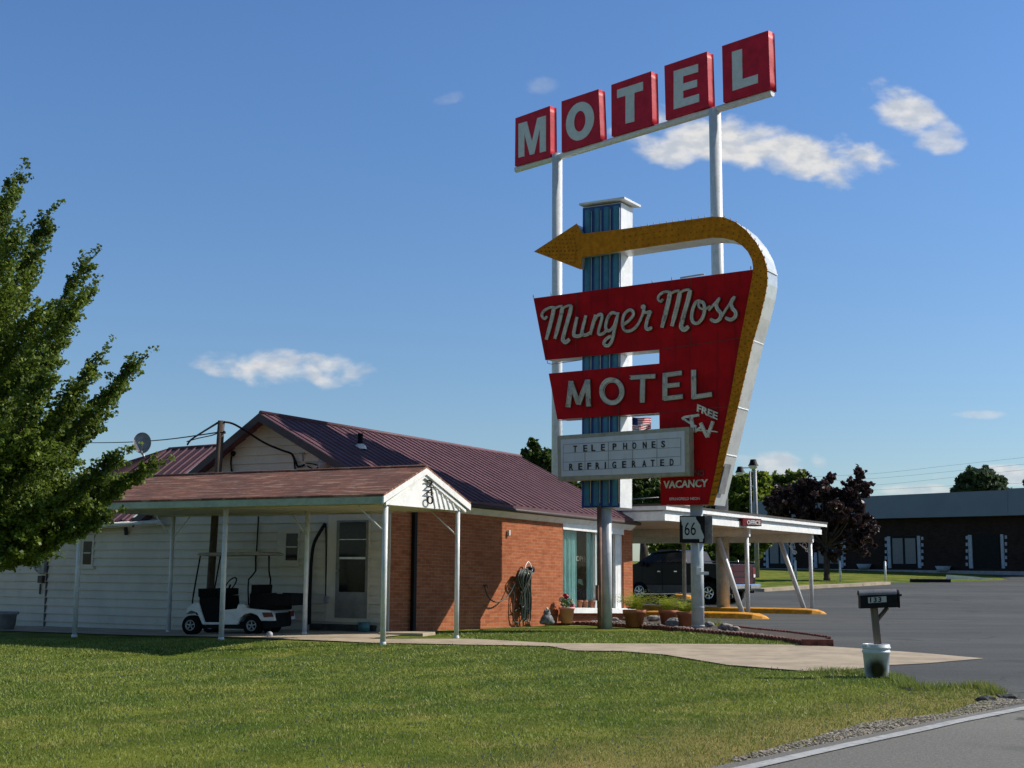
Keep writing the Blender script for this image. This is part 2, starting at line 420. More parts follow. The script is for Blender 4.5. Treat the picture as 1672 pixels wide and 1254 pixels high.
def shinglemat():
    m_ = bpy.data.materials.new('red_brown_shingles'); m_.use_nodes = True; t = NT(m_.node_tree)
    pos = t.n('ShaderNodeNewGeometry').outputs['Position']
    dt = t.n('ShaderNodeVectorMath', {0: pos, 1: tuple(AD)}, operation='DOT_PRODUCT').outputs['Value']
    dn = t.n('ShaderNodeVectorMath', {0: pos, 1: tuple(BD)}, operation='DOT_PRODUCT').outputs['Value']
    vec = t.n('ShaderNodeCombineXYZ', {0: dt, 1: dn, 2: 0.0}).outputs[0]
    bt = t.n('ShaderNodeTexBrick', {'Vector': vec, 'Color1': (.26, .098, .060, 1), 'Color2': (.17, .075, .05, 1), 'Mortar': (.10, .05, .045, 1), 'Scale': 1.0,
             'Mortar Size': .008, 'Brick Width': .3, 'Row Height': .13, 'Mortar Smooth': .4})
    st = t.noise(t.n('ShaderNodeMapping', {'Vector': vec, 'Scale': (1.6, 14, 1)}).outputs[0], 1.0, 5, .7)
    c = t.mix(t.math('MULTIPLY', t.ramp(st, .50, .62), .85), bt.outputs[0], (.44, .27, .20))
    c = t.mix(t.ramp(t.noise(pos, 1.1, 4), .35, .7), c, t.mix(.4, c, (.10, .05, .05)))
    bp = t.n('ShaderNodeBump', {'Strength': .6, 'Distance': .01, 'Height': t.math('SUBTRACT', st, bt.outputs[1])})
    b = t.n('ShaderNodeBsdfPrincipled', {'Base Color': c, 'Roughness': .9, 'Normal': bp.outputs[0]})
    t.n('ShaderNodeOutputMaterial', {0: b.outputs[0]}); return m_
AD = azv(-62.5); BD = azv(27.5)              # porch: along the front, and away from the camera
OAZ = 36.0; OB = azv(OAZ); ODZ = -.024      # office side wall direction and the slight fall of its lines
OBD = OB + V((0, 0, ODZ))
M['shingle'] = shinglemat()
M['brick'] = brickmat('orange_brick', OBD, (.45, .145, .062), (.36, .10, .043), (.42, .25, .16))
FAZ = -39.3
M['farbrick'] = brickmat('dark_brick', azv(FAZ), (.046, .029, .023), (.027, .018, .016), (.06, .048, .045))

# ================================================================ ground
XS = [-2500, -1200, -600, -300, -150, -90, -60, -45, -34, -28] + [x * 1.0 for x in range(-24, 25)] + [28, 34, 45, 60, 90, 150, 300, 600, 1200, 2500]
YS = [-600, -200, -60, -20, -8] + [y * .75 for y in range(0, 41)] + [32, 34, 36, 38, 41, 43, 45.5, 48, 51, 54, 57, 60, 65, 70, 76, 82, 88, 95, 105, 120, 140, 180, 250, 400, 700, 1200, 3000]
def sheet(name, poly, off, m_, kind='structure'):
    """a polygon of the plan draped over the terrain, off above it"""
    bm = bmesh.new(); vs = [bm.verts.new((p[0], p[1], 0)) for p in poly]
    f = bm.faces.new(vs)
    if f.normal.z < 0 or (f.normal_update() or f.normal.z < 0): f.normal_flip()
    x0 = min(p[0] for p in poly); x1 = max(p[0] for p in poly); y0 = min(p[1] for p in poly); y1 = max(p[1] for p in poly)
    for x in XS:
        if x0 < x < x1: bmesh.ops.bisect_plane(bm, geom=bm.verts[:] + bm.edges[:] + bm.faces[:], plane_co=(x, 0, 0), plane_no=(1, 0, 0))
    for y in YS:
        if y0 < y < y1: bmesh.ops.bisect_plane(bm, geom=bm.verts[:] + bm.edges[:] + bm.faces[:], plane_co=(0, y, 0), plane_no=(0, 1, 0))
    bmesh.ops.triangulate(bm, faces=bm.faces[:])
    bmesh.ops.recalc_face_normals(bm, faces=bm.faces[:])
    up_ = sum(f.normal.z for f in bm.faces)
    for v in bm.verts: v.co.z = T(v.co.x, v.co.y) + off
    if up_ < 0: bmesh.ops.reverse_faces(bm, faces=bm.faces[:])
    me = bpy.data.meshes.new(name); bm.to_mesh(me); bm.free(); me.materials.append(m_)
    for p in me.polygons: p.use_smooth = True
    return tag(newobj(name, me), kind=kind)
def groundmat():
    m_ = bpy.data.materials.new('lawn_soil'); m_.use_nodes = True; t = NT(m_.node_tree)
    pos = t.n('ShaderNodeNewGeometry').outputs['Position']
    c = lawncolor(t, pos, .8)
    bp = t.n('ShaderNodeBump', {'Strength': .8, 'Distance': .05, 'Height': t.noise(pos, 30, 6, .75)})
    b = t.n('ShaderNodeBsdfPrincipled', {'Base Color': c, 'Roughness': .95, 'Specular IOR Level': .1, 'Normal': bp.outputs[0]})
    t.n('ShaderNodeOutputMaterial', {0: b.outputs[0]}); return m_
RA = gnd(1231, 1254); RB = gnd(1672, 1159); RN = V((RB.y - RA.y, -(RB.x - RA.x), 0)).normalized()   # road edge, normal towards the road
def lawncolor(t, pos, k, rnd=None):
    """grass colour: broad patches, mowing bands along the road, dry grass close to the verge"""
    n1 = t.noise(pos, .55, 5, .6); n2 = t.noise(pos, 5.0, 5, .7); n3 = t.noise(pos, 1.7, 5, .65)
    a = (.270 * k, .300 * k, .045 * k); b = (.100 * k, .170 * k, .016 * k); d = (.48 * k, .38 * k, .12 * k)
    c = t.mix(t.ramp(n1, .35, .65), a, b)
    c = t.mix(t.math('MULTIPLY', t.ramp(n2, .45, .75), .5), c, tuple(x * 1.5 for x in a))
    c = t.mix(t.math('MULTIPLY', t.ramp(n3, .50, .70), .6), c, d)
    n5 = t.noise(pos, .9, 3, .5); c = t.mix(t.math('MULTIPLY', t.ramp(n5, .60, .72), .7), c, tuple(x * .9 for x in b))
    n6 = t.noise(pos, 2.6, 4, .6); c = t.mix(t.math('MULTIPLY', t.ramp(n6, .64, .72), .7), c, (.40 * k, .30 * k, .16 * k))
    dist = t.n('ShaderNodeVectorMath', {0: t.n('ShaderNodeVectorMath', {0: pos, 1: tuple(RA)}, operation='SUBTRACT').outputs[0], 1: tuple(RN)}, operation='DOT_PRODUCT').outputs['Value']
    w = t.math('SINE', t.math('ADD', t.math('MULTIPLY', dist, 5.2), t.math('MULTIPLY', n1, 5.0)))
    c = t.mix(t.math('MULTIPLY', t.ramp(w, -.3, 1.0), .45), c, tuple(x * .72 for x in b))
    dr = t.ramp(t.math('ADD', dist, t.math('MULTIPLY', n3, 1.6)), -1.3, .4)
    c = t.mix(t.math('MULTIPLY', dr, .85), c, (.42 * k, .33 * k, .12 * k))
    if rnd is not None: c = t.mix(.68, c, t.mix(rnd, tuple(x * .55 for x in b), (.33 * k, .38 * k, .12 * k)))
    return c
def asphaltmat(name, a, b, sc):
    m_ = bpy.data.materials.new(name); m_.use_nodes = True; t = NT(m_.node_tree)
    pos = t.n('ShaderNodeNewGeometry').outputs['Position']
    st = t.n('ShaderNodeMapping', {'Vector': pos, 'Scale': (.25, 1.0, 1), 'Rotation': (0, 0, R(-30))}).outputs[0]
    n1 = t.noise(st, .5, 5, .6); n2 = t.noise(pos, sc, 3, .8)
    c = t.mix(t.ramp(n1, .35, .7), a, b)
    c = t.mix(t.math('MULTIPLY', t.ramp(n2, .45, .7), .5), c, tuple(x * 1.7 for x in b))
    c = t.mix(t.math('MULTIPLY', t.ramp(t.noise(pos, sc * .8, 2, .5), .55, .65), .5), c, tuple(x * .5 for x in a))
    wp = t.n('ShaderNodeVectorMath', {0: pos, 1: t.n('ShaderNodeVectorMath', {0: t.n('ShaderNodeTexNoise', {'Vector': pos, 'Scale': 1.6, 'Detail': 4}).outputs[1], 'Scale': 1.1}, operation='SCALE').outputs[0]}, operation='ADD').outputs[0]
    vo = t.n('ShaderNodeTexVoronoi', {'Vector': wp, 'Scale': .33}, feature='DISTANCE_TO_EDGE').outputs[0]
    cr = t.math('MULTIPLY', t.ramp(vo, .010, .002), t.ramp(t.noise(pos, .3, 2), .45, .6))
    c = t.mix(t.math('MULTIPLY', cr, .8), c, tuple(x * .35 for x in a))
    c = t.mix(t.math('MULTIPLY', t.ramp(t.noise(pos, .8, 3, .5), .60, .70), .5), c, tuple(x * .6 for x in a))
    bp = t.n('ShaderNodeBump', {'Strength': .5, 'Distance': .01, 'Height': n2})
    b_ = t.n('ShaderNodeBsdfPrincipled', {'Base Color': c, 'Roughness': .85, 'Specular IOR Level': .3, 'Normal': bp.outputs[0]})
    t.n('ShaderNodeOutputMaterial', {0: b_.outputs[0]}); return m_
M['lawn'] = groundmat()
M['asphalt'] = asphaltmat('asphalt_lot', (.056, .060, .060), (.098, .101, .098), 60)
M['road'] = asphaltmat('road_asphalt', (.155, .153, .138), (.190, .187, .168), 55)
M['gravel'] = asphaltmat('gravel_verge', (.19, .165, .125), (.30, .26, .20), 22)
M['linepaint'] = mat('road_line_paint', (.42, .43, .43), .8, var=.12, vs=12, dirt=((.15, .15, .15), .7, 14))

def xy(P): return (P.x, P.y)
def G(*pts): return [xy(gnd(*p)) for p in pts]
sheet('ground', [(-2400, -500), (2400, -500), (2400, 2900), (-2400, 2900)], 0, M['lawn'])
# road: edge line curve
edge_px = [(1231, 1254), (1358, 1225), (1496, 1195.5), (1550, 1183), (1672, 1159)]
ed = G(*edge_px); dr = (V((ed[0][0], ed[0][1])) - V((ed[1][0], ed[1][1]))).normalized(); df = (V(ed[-1]) - V(ed[-2])).normalized()
e0 = (ed[0][0] + dr.x * 30, ed[0][1] + dr.y * 30); e1 = (ed[-1][0] + df.x * 300, ed[-1][1] + df.y * 300)
line = [e0] + ed + [e1]
rn = (RN.x, RN.y)
def offs(pl_, k): return [(p[0] + rn[0] * k, p[1] + rn[1] * k) for p in pl_]
sheet('road', offs(line, -.12) + list(reversed(offs(line, 8.0))), .022, M['road'])
sheet('road_edge_line', line + list(reversed(offs(line, .11))), .030, M['linepaint'])
sheet('road_centre_line', offs(line, 3.5) + list(reversed(offs(line, 3.62))), .030, mat('yellow_line_paint', (.5, .33, .05), .8))
gv = G((1200, 1245), (1341, 1208), (1426, 1183), (1553, 1168.7), (1609, 1149), (1640, 1143))
g0 = (gv[0][0] + dr.x * 30, gv[0][1] + dr.y * 30)
g1 = (gv[-1][0] + df.x * .1, gv[-1][1] + df.y * .1)
lot_edge = [(1375, 1096.5), (1440, 1104), (1465, 1109), (1482, 1125), (1505, 1123.5), (1595, 1120.6), (1623, 1133), (1640, 1143)]
sheet('gravel_verge', [g0] + gv + [offs(line, -.05)[-2]] + list(reversed(offs(line, -.05)[:-2])), .006, M['gravel'])
# asphalt forecourt
conc_up = [(600, 1044.6), (772, 1044.6), (906, 1051.8), (1078, 1052.7), (1270, 1054), (1346, 1056.5), (1414, 1061.4), (1510, 1068.4), (1606, 1077)]
conc_lo = [(1510, 1085.4), (1454, 1088), (1375, 1096.7), (1317, 1098), (1188, 1087.7), (1088, 1071), (1016, 1065), (935, 1063.7), (897, 1056.5), (758, 1054), (600, 1050.8)]
lotL = G((1317, 1098), (1350, 1056))
lot = G(*lot_edge) + [offs(line, -.13)[-2], offs(line, -.13)[-1]] + [(260, 330), (60, 120)]
far_edge = G((1672, 945), (1649, 947), (1499, 952), (1454, 951.5), (1443, 953.7), (1397, 956.6), (1327, 960), (1237, 965.6))
lot += far_edge + [(3.0, 62), (-1.0, 62), (-1.0, 40)] + [(2.6, 32.5), (3.6, 30.0)] + G((1160, 1023), (1352, 1043), (1350, 1058), (1320, 1092))
sheet('asphalt_lot', lot, .010, M['asphalt'])
pad = [gnd(600, 1044.6), gnd(600, 1050.8)]
cl = G(*conc_up) + G(*conc_lo)
padl = [(-15.0, 25.6), (-15.0, 28.3)]
sheet('concrete_path', G(*conc_up) + G(*conc_lo) + G((480, 1045.5), (300, 1040), (120, 1035), (0, 1031)) + [(-14, 25.3), (-14, 30.4), (-2.6, 26.2)] + G((640, 1031), (700, 1034)), .018, M['conc'])
# side road behind the forecourt, right
sheet('side_drive', G((1615, 938.5), (1650, 947.2), (1672, 945.5)) + [(60, 82), (60, 88)], .016, M['asphalt'])

# ================================================================ building: office
C0 = V((-2.32, 24.95, 0)); C0.z = 0
GP = Plane(C0, -62.5)            # plane of the siding gable wall
OP = Plane(C0, OAZ)              # plane of the brick side wall
def opt(u, z, off=0.0): return C0 + OB * u + V((0, 0, z + ODZ * u)) + OP.n * off
OW = 9.05                        # length of the brick wall
zt = GP.at(636, 817).z
house = thing('motel_office', 'low motel office of orange brick and white siding under a purple ribbed metal roof', 'building', (-2.32, 24.95, 0))
NG = GP.n
wing_l = GP.at(-160, 1030)
uL = -GP.uv(wing_l)[0] if GP.uv(wing_l)[0] < 0 else GP.uv(wing_l)[0]
# siding boards clipped to the gable outline
apex = GP.at(425, 683, 0); eR = GP.at(634, 808, 0); eL = GP.at(222, 850, 0)
def gext(z):
    """horizontal extent of the siding at height z along the gable plane (u grows to the far left)"""
    ua, za = GP.uv(apex); ur, zr = GP.uv(eR); ul, zl = GP.uv(eL)
    if z <= zl: return 0.0, uL
    lo = 0.0 if z < zr else ur + (ua - ur) * (z - zr) / (za - zr)
    hi = ul + (ua - ul) * (z - zl) / (za - zl)
    return max(lo, 0), hi
mb = MB(); z = -.35; bh = .175
za = apex.z
while z < za - .02:
    z1 = min(z + bh, za - .01)
    l0, h0 = gext(z); l1, h1 = gext(z1)
    if z < GP.uv(eL)[1] < z1: h1 = max(h1, min(h0, h1))
    if h1 > l1 and h0 > l0:
        mb.quad(GP.P(l0, z, .042), GP.P(h0, z, .042), GP.P(h1, z1, .008), GP.P(l1, z1, .008))
        mb.quad(GP.P(l0, z, .042), GP.P(h0, z, .042), GP.P(h0, z, 0), GP.P(l0, z, 0))
    z = z1
mb.build('siding_wall', M['siding'], house)
# solid body behind the skins (keeps light out)
mb = MB()
ze = zt
P0 = GP.P(.02, 0, -.02); q = lambda a, b, zz: C0 + AD * a + OB * b + V((0, 0, zz))
mb.prism([q(1.7, .12, -.4), q(uL, .12, -.4), q(uL, .12, 2.15), q(1.7, .12, 2.35)], OB * (OW - .2))
mb.prism([q(.03, .02, -.4), q(uL, .02, -.4), q(uL, .02, 2.15), q(.03, .02, 2.35)], OB * .08).build('core_wall', M['brown'], house)
mb = MB()   # gable body
mb.prism([eR - NG * .03, apex - NG * .03, eL - NG * .03], -NG * .3).build('gable_core', M['brown'], house)
# seam and corner trim
def vstrip(pl_, px, y0, y1, w, off, th=.02):
    a = pl_.at(px, y0, off); b = pl_.at(px, y1, off); a2 = V((b.x, b.y, a.z))
    m2 = MB(); m2.box((a2 + b) / 2, pl_.d * (w / 2), pl_.n * (th / 2), V((0, 0, (a2.z - b.z) / 2))); return m2
vstrip(GP, 72, 858, 1024, .05, .03).build('wall_seam_trim', M['brown'], house)
vstrip(GP, 631, 812, 1034, .10, .035).build('corner_trim', M['siding'], house)
# brick side wall with the window opening
wz0, wz1 = -.4, 2.50
uw = lambda px: OP.uv(OP.at(px, 940))[0]
u1, u2 = uw(919), uw(1018.5)
mb = MB()
def bw(ua, ub, z0_, z1_): mb.prism([opt(ua, z0_), opt(ub, z0_), opt(ub, z1_), opt(ua, z1_)], -OP.n * .2)
zs = OP.at(965, 1001).z - ODZ * uw(965)       # underside of the sill
zh = OP.at(965, 868.5).z - ODZ * uw(965)      # head of the window
zf = zh + .32
bw(0, u1, wz0, wz1); bw(u2, OW, wz0, wz1); bw(u1, u2, wz0, zs)
mb.build('brick_wall', M['brick'], house)
mb = MB(); mb.prism([opt(OW, wz0), opt(OW, wz1), opt(OW, wz1) + AD * 6.2, opt(OW, wz0) + AD * 6.2], OB * .05); mb.build('rear_wall', M['brick'], house)
# white header, sill, jambs
def obox(mb_, ua, ub, z0_, z1_, o0, o1):
    mb_.prism([opt(ua, z0_, o1), opt(ub, z0_, o1), opt(ub, z1_, o1), opt(ua, z1_, o1)], -OP.n * (o1 - o0))
win = MB(); obox(win, u1, u2, zh, wz1 + .02, -.15, .012); wf = win.build('window', M['white'], house)
m2 = MB(); obox(m2, u1 - .02, u2 + .3, zs, zs + .12, -.2, .16); m2.build('sill', M['white'], wf)
m2 = MB()
for a, b in ((u1, u1 + .05), (uw(975.5), uw(975.5) + .035), (uw(1008), uw(1008) + .07), (u2 - .22, u2)): m2 = MB(); obox(m2, a, b, zs + .12, zh, -.14, -.05); m2.build('frame', M['white'], wf)
m2 = MB(); m2.quad(opt(u1 + .02, zs + .08, -.12), opt(u2 - .02, zs + .08, -.12), opt(u2 - .02, zh + .02, -.12), opt(u1 + .02, zh + .02, -.12))
gm = bpy.data.materials.new('window_pane'); gm.use_nodes = True; t = NT(gm.node_tree)
fr = t.n('ShaderNodeFresnel', {0: 1.5}).outputs[0]
mx = t.n('ShaderNodeMixShader', {0: t.math('MULTIPLY', fr, .55), 1: t.n('ShaderNodeBsdfTransparent').outputs[0], 2: t.n('ShaderNodeBsdfGlossy', {'Roughness': .03}).outputs[0]})
t.n('ShaderNodeOutputMaterial', {0: mx.outputs[0]})
m2.build('pane', gm, wf)
# dark room behind the pane
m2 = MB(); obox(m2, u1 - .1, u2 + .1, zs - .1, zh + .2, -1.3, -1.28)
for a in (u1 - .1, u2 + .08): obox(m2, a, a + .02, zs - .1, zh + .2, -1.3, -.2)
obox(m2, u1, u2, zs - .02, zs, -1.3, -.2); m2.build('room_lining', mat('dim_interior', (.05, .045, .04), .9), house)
# curtains: real folds, inside the window
def curtain(pxa, pxb, name, label, group):
    ua, ub = OP.uv(OP.at(pxa, 940, -.2))[0], OP.uv(OP.at(pxb, 940, -.2))[0]; n = 40; vs = []
    for i in range(n + 1):
        u = ua + (ub - ua) * i / n; o_ = -.20 + .035 * sin(i * 1.15) + .012 * sin(i * 2.9)
        vs += [opt(u, zs + .14, o_), opt(u, zh, o_ * .9 - .02)]
    m3 = MB(); m3.add(vs, [(2 * i, 2 * i + 2, 2 * i + 3, 2 * i + 1) for i in range(n)], True)
    o = m3.build(name, M['curtain']); tag(o, label, 'curtain', group); return o
curtain(914, 939.5, 'curtain', 'teal curtain at the brick end of the office window', 'teal curtains')
curtain(957.5, 977, 'curtain', 'teal curtain in the middle of the office window beside the sign pole', 'teal curtains')
# roof of the office: front slope with ribs
rA = GP.at(425, 675, .32); rE = OP.at(1041, 850, .35)
ridge0 = rA
e0_ = GP.at(632, 801, .32)
dR = (ray(850, 740)); # far end of the ridge
tt = None
kk = 0
ridge1 = None
rd = OBD
# point on the ridge line seen at pixel x = 850
def along(p, d, px):
    lo, hi = 0, 40
    for _ in range(40):
        m_ = (lo + hi) / 2; q_ = p + d * m_ - EYE
        x_ = CX + FPX * q_.dot(rt) / q_.dot(fw)
        if x_ < px: lo = m_
        else: hi = m_
    return p + d * lo
ridge1 = along(ridge0, rd, 850)
e1_ = along(e0_, rd, 1040)
eL0 = GP.at(219, 848, .32); eL1 = eL0 + (ridge1 - ridge0)
def slope(p00, p10, p11, p01, name, parent, sp=.24, m_=None, rib=.022):
    """ribbed sheet: p00-p10 along the eave, p01-p11 along the ridge"""
    m3 = MB(); nn = (p10 - p00).cross(p01 - p00).normalized()
    if nn.z < 0: nn = -nn
    L = (p10 - p00).length; n = max(int(L / sp), 2); ps = []
    vs = []; fs = []
    prof = [(-.5, 0), (-.14, 0), (-.07, 1), (.07, 1), (.14, 0)]
    for i in range(n):
        for (o_, h_) in prof:
            s_ = (i + .5 + o_) / n
            a = p00.lerp(p10, s_) + nn * (h_ * rib); b = p01.lerp(p11, s_) + nn * (h_ * rib)
            vs += [a, b]
    vs += [p10, p11]
    k = len(vs) // 2
    fs = [(2 * i, 2 * i + 2, 2 * i + 3, 2 * i + 1) for i in range(k - 1)]
    m3.add(vs, fs)
    dn = -nn * .05
    m3.add([p00 + dn, p10 + dn, p11 + dn, p01 + dn, p00, p10, p11, p01], [(0, 3, 2, 1), (0, 1, 5, 4), (1, 2, 6, 5), (2, 3, 7, 6), (3, 0, 4, 7)])
    return m3.build(name, m_ or M['purple'], parent)
slope(e0_, e1_, ridge1, ridge0, 'roof', house)
slope(eL0, eL1, ridge1, ridge0, 'roof', house)
m3 = MB(); m3.tube([ridge0 + V((0, 0, .015)), ridge1 + V((0, 0, .015))], .05, 6); m3.build('ridge_cap', M['purple'], house)
# barge boards, eave fascia, gutter
def board(p, q_, hgt, thk, nrm, off=0.0):
    m4 = MB(); dn = V((0, 0, -hgt)); m4.prism([p, q_, q_ + dn, p + dn], nrm * thk); return m4
board(ridge0 + NG * .02, e0_ + NG * .02, .17, .03, NG).build('barge_board', M['purpledark'], house)
board(ridge0 + NG * .02, eL0 + NG * .02, .17, .03, NG).build('barge_board', M['purpledark'], house)
m4 = MB()   # eave trim with purple drip edge
m4.prism([e0_ - V((0, 0, .01)), e1_ - V((0, 0, .01)), e1_ - V((0, 0, .07)), e0_ - V((0, 0, .07))], OP.n * .02); m4.build('drip_edge', M['purple'], house)
m4 = MB(); m4.prism([e0_ - V((0, 0, .07)), e1_ - V((0, 0, .07)), e1_ - V((0, 0, .14)), e0_ - V((0, 0, .14))], -OP.n * .1)
m4.tube([e0_ + OP.n * .02 - V((0, 0, .11)), e1_ + OP.n * .02 + OB * .12 - V((0, 0, .11))], .045, 8); m4.build('gutter', M['brown'], house)
m4 = MB(); ew0 = opt(0, e0_.z - .18, 0); ew1 = opt(OW, e0_.z - .18, 0)
m4.prism([ew0 + OP.n * .05, ew1 + OP.n * .05, ew1 + OP.n * .05 + V((0, 0, .07)), ew0 + OP.n * .05 + V((0, 0, .07))], -OP.n * .05).build('frieze_board', M['white'], house)
m4 = MB(); a = e0_ - V((0, 0, .14)); b = e1_ - V((0, 0, .14)); m4.add([a, b, opt(OW, 2.4), opt(0, 2.4)], [(0, 1, 2, 3)]); m4.build('soffit', M['white'], house)
m4 = MB(); c1 = ridge1 - V((0, 0, .05)); m4.add([e1_ - V((0, 0, .1)), c1, eL1 - V((0, 0, .1))], [(0, 1, 2)]); m4.build('rear_gable', M['siding'], house)
# roof vent pipe (seated on the slope)
vb = ridge0.lerp(ridge1, .36).lerp(e0_.lerp(e1_, .36), .34)
def on_roof(px, py, p0=None, p1=None, p2=None):
    p0, p1, p2 = p0 or e0_, p1 or e1_, p2 or ridge0
    n_ = (p1 - p0).cross(p2 - p0); r = ray(px, py); return EYE + r * ((p0 - EYE).dot(n_) / r.dot(n_))
vb = on_roof(588, 731)
m4 = MB(); m4.tube([vb - V((0, 0, .05)), vb + V((0, 0, .30))], .055, 12); vp = m4.build('vent_pipe', M['blackplastic'], house)
m4 = MB(); m4.lathe(vb, [(.14, -.03), (.12, .04), (.06, .08)], 12); m4.build('flashing', M['white'], vp)
# wing at the left
wR = GP.at(262, 848, .3); wL = GP.at(-170, 872, .3)
WP = Plane(C0 + OB * 2.6, -62.5)
w2 = WP.at(356, 727); w1 = WP.at(276, 733); w0 = WP.at(-60, 822)
k1 = (w1 - wR).dot(AD); E1_ = wR + AD * k1; E1_.z = wR.lerp(wL, k1 / (wL - wR).dot(AD)).z; k2 = (w2 - wR).dot(AD); E2_ = wR + AD * k2
slope(E2_, E1_, w1, w2, 'roof', house)
slope(E1_, wL, w1.lerp(wL, .02), w1, 'roof', house)
mb = MB(); mb.tube([w2, w1], .04, 6).build('ridge_cap', M['purple'], house)
mb = MB(); mb.prism([wR - V((0, 0, .02)), wL - V((0, 0, .02)), wL - V((0, 0, .12)), wR - V((0, 0, .12))], -NG * .03)
mb.tube([wR + NG * .05 - V((0, 0, .06)), wL + NG * .05 - V((0, 0, .06))], .05, 8); mb.build('gutter', M['white'], house)
mb = MB(); mb.tube([GP.at(203, 853, .28), GP.at(205, 858, .2), GP.at(206, 872, .08)], .045, 8); mb.build('gutter_elbow', M['brown'], house)
# small windows and door on the siding wall
def wallbox(pl_, x0, x1, y0, y1, o0, o1, mb_=None):
    mb_ = mb_ or MB(); a = pl_.at(x0, y0, o1); b = pl_.at(x1, y1, o1)
    ua, ub = pl_.uv(a)[0], pl_.uv(b)[0]
    mb_.prism([pl_.P(ua, b.z, o1), pl_.P(ub, b.z, o1), pl_.P(ub, a.z, o1), pl_.P(ua, a.z, o1)], -pl_.n * (o1 - o0)); return mb_
def swin(x0, x1, y0, y1, gx0, gx1, gy0, gy1):
    m5 = MB(); wallbox(GP, x0, x1, y0, y1, .0, .045, m5); w = m5.build('window', M['siding'], house, bevel=.004)
    m5 = MB(); wallbox(GP, gx0, gx1, gy0, gy1, .0, .055, m5); m5.build('pane', M['glass'], w)
    m5 = MB(); wallbox(GP, gx0, gx1, (gy0 + gy1) / 2 - 1, (gy0 + gy1) / 2 + 1, .0, .062, m5); m5.build('sash', M['siding'], w); m5 = MB()
    wallbox(GP, x0 - 1, x1 + 1.5, y1 - 2, y1 + 1, 0, .075, m5); m5.build('sill', M['siding'], w)
swin(131, 151, 873, 928, 136.5, 147.5, 884, 921.5)
swin(453, 487, 862, 923, 467.5, 484.5, 871, 915)
m5 = MB(); wallbox(GP, 536, 600, 840, 1017, .0, .06, m5); dr_ = m5.build('door', M['siding'], house)
m5 = MB(); wallbox(GP, 550, 598, 850, 1010, .0, .075, m5); m5.build('door_leaf', mat('grey_storm_door', (.22, .21, .19), .5), dr_, bevel=.004)
m5 = MB(); wallbox(GP, 555, 596, 853, 912, .0, .083, m5); wallbox(GP, 554.5, 595, 912.8, 967, .0, .083, m5); m5.build('pane', M['glass'], dr_)
m5 = MB(); wallbox(GP, 554, 597, 880.3, 881.3, .0, .088, m5); m5.build('sash', M['white'], dr_); m5 = MB(); wallbox(GP, 554, 596, 909.5, 913, .0, .09, m5); m5.build('sash', M['white'], dr_)
m5 = MB(); c = GP.at(550.5, 932, .1); m5.lathe(c, [(.0, 0), (.02, 0), (.024, .02), (.012, .035), (.0, .04)], 10, ax=(GP.d, V((0, 0, 1)), GP.n)); m5.build('handle', M['steel'], dr_)
# dark pipe / downspout on the brick wall
ud = uw(672)
mb = MB()
mb.box(opt(ud, 1.22, .06), OB * .045, OP.n * .04, V((0, 0, 1.22))); mb.build('downspout', M['black'], house, bevel=.01)
# conduit and cables on the siding
def cable(pl_, pts, r, name, label, cat, m_='black', k=5, group=None, off=.07):
    m6 = MB(); m6.tube(smooth_path([pl_.at(x, y, o if o is not None else off) for (x, y, o) in pts], k), r, 6)
    return m6.build(name, M[m_], house, label=label)
cable(GP, [(531, 855, .06), (524, 866, .12), (512, 890, .12), (508, 925, .1), (506, 972, .1), (505, 1020, .1)], .035, 'bent_conduit', 'thick bent black conduit running down the siding left of the back door', 'conduit')
cable(GP, [(532, 858, .06), (532.5, 900, .05), (532, 975, .05)], .016, 'conduit', 'thin straight conduit beside the bent pipe and the door frame', 'conduit')
m6 = MB(); wallbox(GP, 528, 534, 974, 984, .03, .12, m6); m6.build('meter_box', M['greymetal'], house, bevel=.006, label='small grey box low beside the back door')
cable(GP, [(422, 843, .05), (420, 880, .05), (417, 930, .05)], .014, 'conduit', 'thin black conduit on the siding above the golf cart', 'conduit')
cable(GP, [(378, 745, .05), (377, 757, .06), (379, 775, .06)], .018, 'wall_cable', 'short black cable under a small fitting left on the gable wall', 'cable')
m6 = MB(); m6.lathe(GP.at(382, 741, .03), [(.0, 0), (.055, 0), (.055, .05), (.02, .09), (0, .09)], 12, ax=(GP.d, V((0, 0, 1)), GP.n)); m6.build('junction_box', M['black'], house)
m6 = MB(); wallbox(GP, 64, 71, 905, 936, .03, .13, m6); m6.build('meter_box', M['greymetal'], house, bevel=.008, label='tall grey electric box at far left')
m6 = MB(); wallbox(GP, 61.5, 68, 940, 952, .03, .12, m6); m6.build('meter_box', M['brown'], house, bevel=.006, label='small brown box under the tall grey one')
cable(GP, [(52, 895, .05), (54, 918, .07), (58, 930, .1), (66, 936, .08)], .022, 'conduit', 'curved conduit at far left leading into the tall grey electric box', 'conduit', m_='greymetal')
cable(GP, [(66, 953, .06), (65.5, 960, .06), (65, 970, .06)], .02, 'conduit', 'short vertical conduit under the small brown box at far left', 'conduit', m_='brown')

